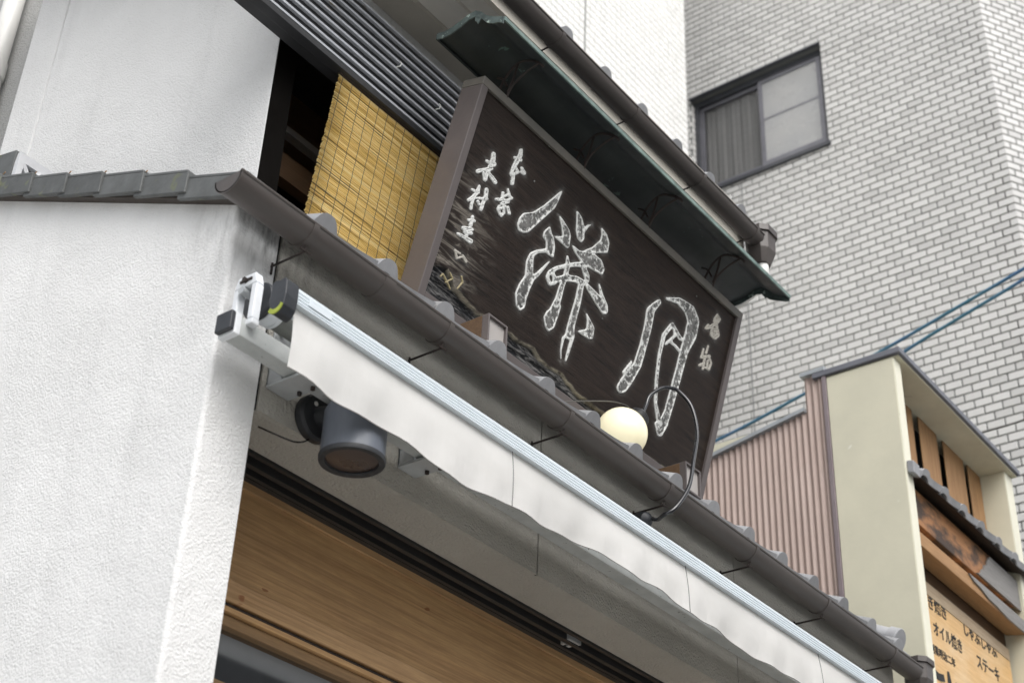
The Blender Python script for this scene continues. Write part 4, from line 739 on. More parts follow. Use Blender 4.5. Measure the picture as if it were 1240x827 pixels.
    'mochi': [('p',[(0.5967,0.808),(0.5776,0.7092),(0.5553,0.6728),(0.4698,0.5336),(0.4441,0.5167),(0.4144,0.5098),(0.4001,0.5301),(0.4024,0.5601),(0.417,0.5892),(0.4661,0.6223),(0.5144,0.6822)]),('p',[(0.5797,0.6241),(0.5952,0.6058),(0.6228,0.584),(0.6378,0.5639),(0.6467,0.5169),(0.6075,0.5122),(0.5882,0.5393),(0.5816,0.5564),(0.5574,0.5632),(0.5557,0.5851)]),('p',[(0.61,0.5295),(0.6094,0.5237),(0.6043,0.5179),(0.597,0.5148),(0.5911,0.5159),(0.5891,0.5206),(0.5921,0.5268),(0.5987,0.5315),(0.6057,0.5326)]),('p',[(0.5598,0.4971),(0.5594,0.4924),(0.5553,0.4877),(0.5494,0.4852),(0.5446,0.4861),(0.543,0.49),(0.5454,0.4949),(0.5507,0.4987),(0.5564,0.4996)]),('p',[(0.5358,0.4685),(0.5352,0.4618),(0.5293,0.4551),(0.5209,0.4516),(0.514,0.4529),(0.5117,0.4584),(0.5152,0.4655),(0.5227,0.4709),(0.5309,0.4721)]),('p',[(0.5414,0.4376),(0.5404,0.4272),(0.5314,0.417),(0.5186,0.4117),(0.508,0.4137),(0.5045,0.4222),(0.5097,0.4331),(0.5213,0.4414),(0.5339,0.4431)]),('p',[(0.5597,0.3866),(0.5587,0.3753),(0.5487,0.3642),(0.5346,0.3584),(0.5229,0.3607),(0.5191,0.37),(0.5249,0.3819),(0.5376,0.3909),(0.5514,0.3928)]),('p',[(0.5959,0.53),(0.5484,0.4975),(0.5547,0.4873),(0.6036,0.5174)]),('p',[(0.5456,0.4951),(0.5154,0.4657),(0.5326,0.458),(0.5576,0.4897)]),('p',[(0.5117,0.4578),(0.5044,0.4213),(0.5421,0.4336),(0.5363,0.4659)]),('p',[(0.5049,0.4181),(0.5195,0.3655),(0.56,0.3858),(0.5417,0.4369)]),('p',[(0.6354,0.4954),(0.6352,0.4938),(0.6338,0.4922),(0.6318,0.4914),(0.6302,0.4917),(0.6296,0.493),(0.6305,0.4946),(0.6323,0.4959),(0.6342,0.4962)]),('p',[(0.5956,0.4131),(0.5951,0.4079),(0.5905,0.4028),(0.584,0.4001),(0.5787,0.4011),(0.5769,0.4054),(0.5796,0.4109),(0.5855,0.415),(0.5918,0.4159)]),('p',[(0.5611,0.3603),(0.5602,0.3511),(0.5521,0.3421),(0.5406,0.3374),(0.531,0.3393),(0.5279,0.3469),(0.5326,0.3566),(0.5431,0.3639),(0.5543,0.3654)]),('p',[(0.6299,0.4939),(0.5779,0.4084),(0.595,0.4076),(0.6351,0.4937)]),('p',[(0.5788,0.4098),(0.5312,0.3548),(0.5584,0.3481),(0.5941,0.4062)]),('p',[(0.5195,0.3645),(0.501,0.3142),(0.4946,0.2708),(0.5166,0.2296),(0.5445,0.2211),(0.5642,0.2447),(0.5598,0.2791),(0.5643,0.3283),(0.5733,0.3669),(0.5519,0.3823)]),('p',[(0.61,0.6987),(0.6492,0.6877),(0.694,0.6713),(0.7102,0.6551),(0.7193,0.6095),(0.7117,0.5968),(0.6856,0.5988),(0.6506,0.5999),(0.6133,0.5995),(0.6686,0.6249),(0.6474,0.6613)]),('p',[(0.7062,0.7746),(0.747,0.762),(0.7759,0.7358),(0.7942,0.6862),(0.7833,0.665),(0.756,0.6686),(0.7344,0.6946),(0.7225,0.7348)]),('p',[(0.7895,0.7264),(0.7889,0.7211),(0.7842,0.7158),(0.7775,0.7128),(0.772,0.7137),(0.7703,0.718),(0.7731,0.7236),(0.7792,0.7281),(0.7856,0.7292)]),('p',[(0.8021,0.7553),(0.8018,0.7523),(0.7991,0.7493),(0.7953,0.7476),(0.7922,0.7481),(0.7912,0.7505),(0.7928,0.7537),(0.7963,0.7562),(0.7999,0.7569)]),('p',[(0.8222,0.7748),(0.822,0.7734),(0.8208,0.7721),(0.8191,0.7713),(0.8177,0.7715),(0.8173,0.7726),(0.818,0.774),(0.8195,0.7752),(0.8212,0.7755)]),('p',[(0.7888,0.7209),(0.8017,0.7522),(0.7918,0.7523),(0.7713,0.7211)]),('p',[(0.8,0.75),(0.8212,0.7724),(0.8183,0.7744),(0.7935,0.7544)]),('p',[(0.876,0.7939),(0.9244,0.7825),(0.9511,0.7583),(0.9558,0.7131),(0.8822,0.6717),(0.8354,0.6411),(0.8099,0.6395),(0.8576,0.6836),(0.8948,0.7393),(0.8943,0.7652)]),('p',[(0.7298,0.6267),(0.7838,0.6255),(0.8302,0.6445),(0.8886,0.663),(0.9331,0.6627),(0.9638,0.6366),(0.9602,0.6095),(0.8931,0.5976),(0.8414,0.5903),(0.8079,0.5929),(0.7588,0.6078)]),('p',[(0.6649,0.4614),(0.6642,0.4551),(0.6586,0.4488),(0.6506,0.4456),(0.6441,0.4468),(0.6419,0.4519),(0.6453,0.4586),(0.6525,0.4637),(0.6602,0.4648)]),('p',[(0.691,0.4931),(0.6905,0.4878),(0.6857,0.4825),(0.679,0.4797),(0.6735,0.4807),(0.6717,0.4851),(0.6745,0.4907),(0.6806,0.4949),(0.6871,0.4959)]),('p',[(0.7388,0.5299),(0.7382,0.5246),(0.7334,0.5193),(0.7266,0.5164),(0.7211,0.5174),(0.7193,0.5218),(0.7221,0.5275),(0.7283,0.5318),(0.7349,0.5328)]),('p',[(0.7992,0.5705),(0.7985,0.564),(0.7926,0.5575),(0.7843,0.554),(0.7775,0.5552),(0.7754,0.5605),(0.7789,0.5674),(0.7864,0.5727),(0.7944,0.5739)]),('p',[(0.8553,0.5981),(0.8545,0.5904),(0.8475,0.5828),(0.8377,0.5787),(0.8296,0.58),(0.8271,0.5862),(0.8313,0.5943),(0.8402,0.6006),(0.8497,0.6021)]),('p',[(0.6622,0.4521),(0.6887,0.4852),(0.6743,0.4904),(0.645,0.4583)]),('p',[(0.6863,0.483),(0.7341,0.5197),(0.7243,0.5295),(0.6767,0.4927)]),('p',[(0.7331,0.5191),(0.7922,0.5572),(0.7827,0.5706),(0.7252,0.5302)]),('p',[(0.7896,0.5557),(0.8439,0.5807),(0.8389,0.6),(0.7853,0.5722)]),('p',[(0.6539,0.4519),(0.6534,0.4477),(0.6497,0.4435),(0.6444,0.4414),(0.64,0.4422),(0.6386,0.4456),(0.6408,0.45),(0.6456,0.4534),(0.6508,0.4541)]),('p',[(0.6499,0.4291),(0.6495,0.4249),(0.6457,0.4208),(0.6404,0.4186),(0.6361,0.4195),(0.6347,0.4229),(0.6369,0.4273),(0.6417,0.4307),(0.6468,0.4314)]),('p',[(0.676,0.4105),(0.6756,0.4063),(0.6719,0.4022),(0.6665,0.4),(0.6622,0.4009),(0.6608,0.4043),(0.663,0.4087),(0.6678,0.412),(0.673,0.4128)]),('p',[(0.7038,0.431),(0.7033,0.4268),(0.6995,0.4226),(0.6942,0.4205),(0.6898,0.4213),(0.6884,0.4247),(0.6906,0.4292),(0.6955,0.4326),(0.7007,0.4333)]),('p',[(0.6843,0.4583),(0.6838,0.454),(0.6801,0.4499),(0.6747,0.4477),(0.6703,0.4485),(0.6689,0.4519),(0.6711,0.4564),(0.676,0.4598),(0.6812,0.4605)]),('p',[(0.6539,0.4519),(0.6534,0.4477),(0.6497,0.4435),(0.6444,0.4414),(0.64,0.4422),(0.6386,0.4456),(0.6408,0.45),(0.6456,0.4534),(0.6508,0.4541)]),('p',[(0.6387,0.446),(0.6347,0.4233),(0.6501,0.4268),(0.6541,0.4496)]),('p',[(0.6361,0.4194),(0.6622,0.4008),(0.6748,0.412),(0.6487,0.4306)]),('p',[(0.6722,0.4024),(0.6999,0.4229),(0.6925,0.4309),(0.6648,0.4104)]),('p',[(0.7034,0.4317),(0.6839,0.4589),(0.6695,0.4493),(0.689,0.4221)]),('p',[(0.678,0.4604),(0.6477,0.4541),(0.645,0.4415),(0.6754,0.4478)]),('p',[(0.7058,0.4459),(0.705,0.438),(0.6979,0.4302),(0.6878,0.4261),(0.6796,0.4276),(0.6769,0.4341),(0.6811,0.4424),(0.6902,0.4488),(0.7,0.4502)]),('p',[(0.7652,0.4887),(0.7641,0.4791),(0.7554,0.4696),(0.7432,0.4646),(0.7331,0.4664),(0.7299,0.4742),(0.7351,0.4843),(0.7462,0.4921),(0.7581,0.4938)]),('p',[(0.8286,0.5163),(0.8274,0.5066),(0.8186,0.4969),(0.8061,0.4918),(0.7959,0.4937),(0.7927,0.5016),(0.798,0.5118),(0.8093,0.5197),(0.8214,0.5215)]),('p',[(0.8747,0.5238),(0.8738,0.5162),(0.8668,0.5087),(0.857,0.5047),(0.849,0.5061),(0.8465,0.5122),(0.8506,0.5203),(0.8596,0.5264),(0.8691,0.5278)]),('p',[(0.6983,0.4305),(0.756,0.47),(0.7396,0.4884),(0.6848,0.4457)]),('p',[(0.75,0.4665),(0.813,0.4939),(0.8087,0.5194),(0.7456,0.4919)]),('p',[(0.8072,0.492),(0.8578,0.5048),(0.8637,0.5277),(0.8145,0.5213)]),('p',[(0.7261,0.5718),(0.7259,0.5702),(0.7245,0.5686),(0.7224,0.5677),(0.7207,0.568),(0.7202,0.5693),(0.7211,0.571),(0.7229,0.5724),(0.7249,0.5727)]),('p',[(0.7516,0.5405),(0.7509,0.5346),(0.7456,0.5287),(0.7381,0.5256),(0.7319,0.5267),(0.73,0.5315),(0.7331,0.5377),(0.7399,0.5425),(0.7472,0.5436)]),('p',[(0.7559,0.494),(0.7552,0.4876),(0.7494,0.4813),(0.7412,0.4779),(0.7345,0.4792),(0.7324,0.4844),(0.7358,0.4911),(0.7432,0.4963),(0.7512,0.4975)]),('p',[(0.7526,0.4437),(0.7518,0.4363),(0.745,0.4289),(0.7356,0.4251),(0.7278,0.4265),(0.7253,0.4326),(0.7293,0.4404),(0.7379,0.4464),(0.7471,0.4477)]),('p',[(0.7548,0.3829),(0.7539,0.3739),(0.7457,0.3652),(0.7343,0.3606),(0.7248,0.3625),(0.7218,0.3698),(0.7267,0.3791),(0.7371,0.3863),(0.7482,0.3877)]),('p',[(0.7501,0.3325),(0.7489,0.321),(0.7384,0.3098),(0.7237,0.3041),(0.7115,0.3065),(0.7077,0.3159),(0.7139,0.3279),(0.7272,0.337),(0.7416,0.3388)]),('p',[(0.7203,0.5685),(0.7305,0.5284),(0.7514,0.5408),(0.726,0.5719)]),('p',[(0.73,0.5303),(0.7324,0.4831),(0.7563,0.4923),(0.7519,0.5389)]),('p',[(0.7324,0.4843),(0.7253,0.4325),(0.753,0.4402),(0.7563,0.4911)]),('p',[(0.7252,0.4318),(0.7218,0.3688),(0.7554,0.3797),(0.753,0.441)]),('p',[(0.7219,0.3705),(0.7078,0.3168),(0.7507,0.3261),(0.7553,0.3779)]),('p',[(0.7308,0.3427),(0.6935,0.296),(0.6859,0.265),(0.708,0.2361),(0.7321,0.227),(0.7567,0.2544),(0.762,0.3046),(0.7649,0.3608)]),('p',[(0.8381,0.5885),(0.8374,0.583),(0.8325,0.5776),(0.8255,0.5747),(0.8198,0.5756),(0.818,0.58),(0.8209,0.5858),(0.8273,0.5903),(0.834,0.5913)]),('p',[(0.8818,0.563),(0.8808,0.5548),(0.8733,0.5466),(0.8627,0.5423),(0.8541,0.5438),(0.8514,0.5504),(0.8559,0.5591),(0.8655,0.5658),(0.8757,0.5673)]),('p',[(0.8895,0.5424),(0.8888,0.537),(0.8838,0.5315),(0.8768,0.5287),(0.871,0.5297),(0.8692,0.5341),(0.8722,0.5399),(0.8786,0.5443),(0.8854,0.5453)]),('p',[(0.8197,0.5757),(0.8541,0.5438),(0.8796,0.5658),(0.8366,0.5903)]),('p',[(0.8526,0.5453),(0.87,0.5307),(0.889,0.5433),(0.881,0.5643)]),('p',[(0.8635,0.5142),(0.8626,0.5061),(0.8551,0.498),(0.8447,0.4938),(0.8361,0.4953),(0.8334,0.5019),(0.8378,0.5105),(0.8474,0.5171),(0.8575,0.5186)]),('p',[(0.8736,0.4321),(0.8725,0.4225),(0.8636,0.413),(0.851,0.408),(0.8408,0.41),(0.8376,0.4178),(0.8429,0.428),(0.8543,0.4357),(0.8664,0.4373)]),('p',[(0.8729,0.3348),(0.8717,0.3242),(0.8618,0.3139),(0.848,0.3086),(0.8367,0.3108),(0.8332,0.3195),(0.839,0.3306),(0.8516,0.3389),(0.865,0.3406)]),('p',[(0.8823,0.2846),(0.8807,0.2721),(0.8689,0.2598),(0.8524,0.2536),(0.8389,0.2563),(0.8346,0.2666),(0.8416,0.2798),(0.8567,0.2897),(0.8727,0.2916)]),('p',[(0.8334,0.5002),(0.8376,0.4158),(0.8742,0.4297),(0.864,0.5122)]),('p',[(0.8375,0.4168),(0.8331,0.3184),(0.8736,0.3309),(0.8742,0.4286)]),('p',[(0.8331,0.3171),(0.8346,0.2637),(0.883,0.2816),(0.8736,0.3323)]),('p',[(0.8683,0.2912),(0.8676,0.2859),(0.8627,0.2808),(0.8558,0.2782),(0.8502,0.2793),(0.8484,0.2837),(0.8513,0.2892),(0.8576,0.2933),(0.8643,0.2941)]),('p',[(0.8332,0.2495),(0.8329,0.2464),(0.83,0.2433),(0.8259,0.2418),(0.8225,0.2425),(0.8214,0.2451),(0.8232,0.2483),(0.8269,0.2508),(0.8309,0.2512)]),('p',[(0.8352,0.1929),(0.835,0.1914),(0.8336,0.1899),(0.8315,0.1891),(0.8298,0.1895),(0.8293,0.1908),(0.8302,0.1924),(0.832,0.1936),(0.834,0.1938)]),('p',[(0.8532,0.1513),(0.853,0.1503),(0.8521,0.1493),(0.8507,0.1488),(0.8496,0.1491),(0.8492,0.1499),(0.8498,0.151),(0.8511,0.1518),(0.8524,0.1519)]),('p',[(0.8504,0.2881),(0.8226,0.2477),(0.8322,0.2454),(0.8665,0.2843)]),('p',[(0.8214,0.2444),(0.8293,0.1904),(0.8353,0.1925),(0.8334,0.2487)]),('p',[(0.8294,0.19),(0.8493,0.1494),(0.8531,0.1514),(0.8352,0.193)]),('p',[(0.8895,0.2883),(0.8889,0.2836),(0.8844,0.279),(0.8782,0.2766),(0.8731,0.2776),(0.8715,0.2815),(0.8742,0.2865),(0.8798,0.2902),(0.8859,0.2909)]),('p',[(0.8843,0.2175),(0.8839,0.2138),(0.8804,0.2103),(0.8756,0.2085),(0.8716,0.2093),(0.8704,0.2123),(0.8724,0.2162),(0.8768,0.219),(0.8815,0.2195)]),('p',[(0.88,0.1679),(0.8798,0.1659),(0.8778,0.1639),(0.8751,0.1629),(0.8728,0.1634),(0.8721,0.1651),(0.8733,0.1672),(0.8758,0.1688),(0.8784,0.1691)]),('p',[(0.8715,0.2811),(0.8704,0.212),(0.8845,0.2161),(0.8898,0.2865)]),('p',[(0.8704,0.212),(0.8721,0.1649),(0.8801,0.1672),(0.8845,0.2161)]),('p',[(0.8977,0.5222),(0.8971,0.5167),(0.892,0.5113),(0.885,0.5085),(0.8792,0.5095),(0.8774,0.5139),(0.8804,0.5196),(0.8868,0.5241),(0.8937,0.5251)]),('p',[(0.974,0.5137),(0.9726,0.5027),(0.9623,0.4918),(0.9481,0.4861),(0.9364,0.4882),(0.9328,0.4971),(0.9389,0.5086),(0.9519,0.5175),(0.9658,0.5195)]),('p',[(1.0516,0.4873),(1.0501,0.4763),(1.0397,0.4654),(1.0252,0.4597),(1.0133,0.4618),(1.0097,0.4708),(1.016,0.4824),(1.0292,0.4912),(1.0433,0.4932)]),('p',[(0.8815,0.5085),(0.941,0.4863),(0.9663,0.5194),(0.8939,0.525)]),('p',[(0.9393,0.4867),(1.0163,0.4603),(1.0455,0.4926),(0.968,0.5189)]),('p',[(0.9544,0.567),(0.9542,0.5659),(0.9532,0.5648),(0.9518,0.5643),(0.9506,0.5645),(0.9502,0.5654),(0.9508,0.5665),(0.9522,0.5674),(0.9535,0.5676)]),('p',[(0.9959,0.5325),(0.9953,0.5281),(0.9912,0.5237),(0.9854,0.5214),(0.9807,0.5222),(0.9793,0.5257),(0.9817,0.5304),(0.987,0.534),(0.9926,0.5348)]),('p',[(1.0453,0.5018),(1.0447,0.4969),(1.04,0.4919),(1.0334,0.4893),(1.0281,0.4903),(1.0265,0.4943),(1.0293,0.4996),(1.0353,0.5036),(1.0416,0.5045)]),('p',[(0.9505,0.5646),(0.9801,0.5227),(0.9952,0.5335),(0.9542,0.5673)]),('p',[(0.9809,0.5221),(1.0283,0.4902),(1.0438,0.5037),(0.9945,0.5341)]),('p',[(0.9157,0.416),(0.9528,0.397),(0.9939,0.3764),(1.0013,0.3314),(0.9844,0.3193),(0.9426,0.3154),(0.8957,0.3121),(0.9512,0.3474),(0.9416,0.3842)])],
    'tsuki': [('p',[(1.3811,0.7035),(1.3799,0.6953),(1.3718,0.6871),(1.3608,0.6826),(1.3519,0.684),(1.3493,0.6905),(1.3542,0.6992),(1.3643,0.706),(1.375,0.7077)]),('p',[(1.3505,0.6477),(1.3485,0.6346),(1.3355,0.6213),(1.3176,0.6142),(1.3032,0.6165),(1.299,0.6271),(1.3069,0.6411),(1.3232,0.652),(1.3405,0.6546)]),('p',[(1.3577,0.5675),(1.3558,0.5552),(1.3436,0.5429),(1.3267,0.5363),(1.3132,0.5386),(1.3092,0.5486),(1.3166,0.5616),(1.3321,0.5717),(1.3483,0.574)]),('p',[(1.3554,0.4739),(1.3536,0.4624),(1.3421,0.451),(1.3264,0.4451),(1.3137,0.4473),(1.3099,0.4567),(1.3169,0.4688),(1.3314,0.478),(1.3466,0.48)]),('p',[(1.351,0.3803),(1.349,0.3675),(1.3362,0.355),(1.3186,0.3486),(1.3044,0.3512),(1.3002,0.3616),(1.308,0.375),(1.3241,0.3851),(1.3411,0.3872)]),('p',[(1.3179,0.292),(1.3151,0.2738),(1.2969,0.2562),(1.2719,0.2473),(1.2517,0.2512),(1.2457,0.2661),(1.2567,0.285),(1.2796,0.2992),(1.3038,0.302)]),('p',[(1.294,0.2447),(1.2914,0.2281),(1.2748,0.2121),(1.2518,0.204),(1.2333,0.2077),(1.2278,0.2213),(1.2379,0.2386),(1.2589,0.2515),(1.2811,0.254)]),('p',[(1.3515,0.696),(1.3026,0.6359),(1.3474,0.6328),(1.3792,0.6942)]),('p',[(1.2989,0.6237),(1.3091,0.5454),(1.3584,0.5649),(1.3512,0.645)]),('p',[(1.3091,0.5467),(1.3098,0.455),(1.356,0.4702),(1.3584,0.5636)]),('p',[(1.3098,0.4557),(1.3001,0.3606),(1.3517,0.3754),(1.356,0.4695)]),('p',[(1.3017,0.3664),(1.2479,0.2729),(1.3165,0.2765),(1.35,0.3694)]),('p',[(1.2477,0.2727),(1.2297,0.2274),(1.2928,0.2308),(1.3167,0.2768)]),('p',[(1.2868,0.3668),(1.2864,0.3647),(1.2843,0.3626),(1.2814,0.3616),(1.2791,0.362),(1.2784,0.3637),(1.2797,0.366),(1.2823,0.3676),(1.2851,0.368)]),('p',[(1.2627,0.3011),(1.2618,0.2955),(1.2563,0.2901),(1.2486,0.2873),(1.2424,0.2885),(1.2406,0.2931),(1.244,0.2989),(1.251,0.3033),(1.2584,0.3041)]),('p',[(1.2786,0.3645),(1.2412,0.2951),(1.2623,0.2965),(1.2866,0.3651)]),('p',[(1.4224,0.7425),(1.4218,0.7388),(1.4181,0.735),(1.413,0.7329),(1.4089,0.7335),(1.4077,0.7365),(1.41,0.7405),(1.4147,0.7436),(1.4196,0.7444)]),('p',[(1.525,0.7856),(1.5232,0.7749),(1.5126,0.7641),(1.498,0.7582),(1.4863,0.7599),(1.483,0.7684),(1.4895,0.7797),(1.5029,0.7887),(1.5169,0.791)]),('p',[(1.6294,0.7943),(1.6262,0.7759),(1.6075,0.7572),(1.582,0.747),(1.5617,0.7499),(1.5559,0.7646),(1.5674,0.7842),(1.5908,0.7996),(1.6153,0.8037)]),('p',[(1.6788,0.7618),(1.6753,0.7419),(1.6548,0.7217),(1.627,0.7107),(1.6049,0.7139),(1.5986,0.7298),(1.6111,0.7511),(1.6367,0.7678),(1.6635,0.772)]),('p',[(1.6822,0.6862),(1.6786,0.6657),(1.6574,0.645),(1.6286,0.6339),(1.6057,0.6374),(1.5992,0.6539),(1.6122,0.6756),(1.6387,0.6926),(1.6664,0.6968)]),('p',[(1.6485,0.5926),(1.6462,0.5792),(1.6322,0.5657),(1.6132,0.5585),(1.598,0.5609),(1.5937,0.5718),(1.6023,0.5861),(1.6198,0.5971),(1.6381,0.5998)]),('p',[(1.644,0.5052),(1.6418,0.4927),(1.6286,0.4801),(1.6108,0.4736),(1.5965,0.476),(1.5925,0.4862),(1.6006,0.4995),(1.617,0.5097),(1.6342,0.512)]),('p',[(1.6387,0.4091),(1.6365,0.3967),(1.6235,0.3844),(1.6058,0.3781),(1.5916,0.3806),(1.5876,0.3907),(1.5956,0.4038),(1.6119,0.4137),(1.629,0.4158)]),('p',[(1.6302,0.2941),(1.6282,0.2826),(1.616,0.2714),(1.5994,0.2657),(1.5862,0.2681),(1.5825,0.2776),(1.5899,0.2897),(1.6052,0.2987),(1.6211,0.3005)]),('p',[(1.6198,0.2117),(1.6173,0.1975),(1.6022,0.1837),(1.5817,0.1769),(1.5653,0.1801),(1.5606,0.1918),(1.5699,0.2066),(1.5888,0.2176),(1.6085,0.2196)]),('p',[(1.4155,0.7336),(1.5052,0.7602),(1.5031,0.7887),(1.4147,0.7436)]),('p',[(1.4942,0.7579),(1.5754,0.7464),(1.6104,0.804),(1.5141,0.7912)]),('p',[(1.5612,0.7503),(1.6043,0.7143),(1.6738,0.7682),(1.6248,0.8001)]),('p',[(1.5983,0.7259),(1.5989,0.6498),(1.6833,0.6807),(1.6798,0.7565)]),('p',[(1.5995,0.6551),(1.5939,0.5726),(1.6489,0.5855),(1.6827,0.6753)]),('p',[(1.5935,0.5699),(1.5923,0.4844),(1.6446,0.5011),(1.6492,0.5883)]),('p',[(1.5923,0.4847),(1.5874,0.3892),(1.6394,0.4048),(1.6446,0.5009)]),('p',[(1.5874,0.3893),(1.5823,0.2763),(1.6308,0.29),(1.6394,0.4047)]),('p',[(1.5825,0.2778),(1.5607,0.192),(1.6204,0.2047),(1.6306,0.2885)]),('p',[(1.5076,0.6569),(1.5065,0.6502),(1.4997,0.6435),(1.4904,0.6398),(1.483,0.641),(1.4808,0.6464),(1.485,0.6535),(1.4935,0.6591),(1.5024,0.6604)]),('p',[(1.4663,0.5857),(1.4653,0.5799),(1.4594,0.574),(1.4512,0.5708),(1.4447,0.5719),(1.4428,0.5766),(1.4464,0.5829),(1.4539,0.5877),(1.4617,0.5888)]),('p',[(1.4649,0.4824),(1.4642,0.4781),(1.4597,0.4737),(1.4536,0.4715),(1.4488,0.4723),(1.4473,0.4759),(1.4501,0.4805),(1.4557,0.484),(1.4615,0.4848)]),('p',[(1.4854,0.3726),(1.4847,0.3683),(1.4802,0.364),(1.4742,0.3618),(1.4693,0.3627),(1.4679,0.3663),(1.4706,0.3708),(1.4762,0.3742),(1.482,0.3749)]),('p',[(1.5156,0.2773),(1.5148,0.2731),(1.5104,0.2689),(1.5043,0.2668),(1.4994,0.2677),(1.498,0.2712),(1.5008,0.2757),(1.5064,0.279),(1.5122,0.2797)]),('p',[(1.5694,0.2205),(1.5683,0.2141),(1.5616,0.2079),(1.5524,0.2048),(1.545,0.2063),(1.543,0.2115),(1.5471,0.2182),(1.5555,0.2232),(1.5644,0.2241)]),('p',[(1.6076,0.2334),(1.6065,0.227),(1.5997,0.2208),(1.5904,0.2176),(1.583,0.2191),(1.5809,0.2244),(1.5851,0.2311),(1.5936,0.2361),(1.6025,0.237)]),('p',[(1.4821,0.6498),(1.4439,0.5796),(1.4654,0.58),(1.5066,0.6504)]),('p',[(1.4427,0.5756),(1.4473,0.4751),(1.4651,0.4812),(1.4666,0.584)]),('p',[(1.4474,0.4744),(1.4679,0.3649),(1.4855,0.372),(1.465,0.4818)]),('p',[(1.468,0.3645),(1.4981,0.2694),(1.5156,0.2771),(1.4854,0.3724)]),('p',[(1.4988,0.2683),(1.544,0.2072),(1.5686,0.2218),(1.515,0.2782)]),('p',[(1.557,0.2059),(1.5951,0.2187),(1.5937,0.2361),(1.5556,0.2232)]),('p',[(1.5061,0.6562),(1.5051,0.6502),(1.4991,0.6442),(1.4908,0.641),(1.4842,0.642),(1.4823,0.6468),(1.486,0.6532),(1.4936,0.6581),(1.5015,0.6593)]),('p',[(1.5831,0.6263),(1.5822,0.6211),(1.5769,0.6158),(1.5695,0.613),(1.5637,0.6139),(1.562,0.6181),(1.5653,0.6237),(1.5721,0.628),(1.5791,0.629)]),('p',[(1.6183,0.6346),(1.6176,0.6301),(1.6129,0.6256),(1.6066,0.6231),(1.6015,0.6239),(1.6001,0.6276),(1.6029,0.6324),(1.6088,0.6361),(1.6149,0.637)]),('p',[(1.4855,0.6413),(1.5648,0.6133),(1.5805,0.6287),(1.5031,0.6589)]),('p',[(1.571,0.6132),(1.6079,0.6234),(1.6107,0.6367),(1.5743,0.6287)]),('p',[(1.5262,0.64),(1.5256,0.6362),(1.5218,0.6325),(1.5166,0.6305),(1.5125,0.6311),(1.5113,0.6341),(1.5136,0.6381),(1.5184,0.6412),(1.5234,0.6419)]),('p',[(1.5395,0.6184),(1.5389,0.6146),(1.5351,0.6109),(1.5299,0.6089),(1.5258,0.6095),(1.5246,0.6125),(1.5269,0.6165),(1.5317,0.6196),(1.5367,0.6203)]),('p',[(1.4897,0.5527),(1.4892,0.549),(1.4854,0.5453),(1.4803,0.5434),(1.4762,0.544),(1.475,0.547),(1.4773,0.5509),(1.482,0.5539),(1.4869,0.5546)]),('p',[(1.5116,0.632),(1.5249,0.6104),(1.5393,0.6188),(1.526,0.6404)]),('p',[(1.5259,0.6153),(1.4763,0.5498),(1.4886,0.5482),(1.5384,0.6138)]),('p',[(1.511,0.5784),(1.5104,0.5747),(1.5066,0.571),(1.5015,0.569),(1.4973,0.5697),(1.4961,0.5727),(1.4985,0.5766),(1.5032,0.5796),(1.5081,0.5803)]),('p',[(1.5593,0.5764),(1.5587,0.5727),(1.5549,0.5689),(1.5496,0.567),(1.5455,0.5676),(1.5443,0.5706),(1.5466,0.5746),(1.5514,0.5776),(1.5564,0.5783)]),('p',[(1.6019,0.5694),(1.6013,0.5657),(1.5975,0.562),(1.5922,0.56),(1.588,0.5606),(1.5868,0.5637),(1.5892,0.5676),(1.594,0.5707),(1.5991,0.5714)]),('p',[(1.4999,0.5689),(1.5481,0.5669),(1.5556,0.5784),(1.5074,0.5804)]),('p',[(1.5473,0.567),(1.5898,0.56),(1.5991,0.5714),(1.5564,0.5783)]),('p',[(1.5639,0.1999),(1.5627,0.1928),(1.5553,0.186),(1.5451,0.1826),(1.5369,0.1842),(1.5346,0.19),(1.5392,0.1974),(1.5486,0.2029),(1.5583,0.2039)]),('p',[(1.6036,0.1708),(1.6021,0.1623),(1.5931,0.1542),(1.5808,0.1501),(1.571,0.152),(1.5682,0.159),(1.5737,0.1679),(1.585,0.1744),(1.5968,0.1756)]),('p',[(1.6269,0.2285),(1.6256,0.2214),(1.618,0.2145),(1.6077,0.211),(1.5994,0.2126),(1.5971,0.2185),(1.6018,0.2259),(1.6113,0.2315),(1.6212,0.2325)]),('p',[(1.5365,0.1845),(1.5705,0.1524),(1.6016,0.1735),(1.5623,0.2021)]),('p',[(1.6031,0.1642),(1.6265,0.223),(1.5978,0.2206),(1.569,0.1616)])],
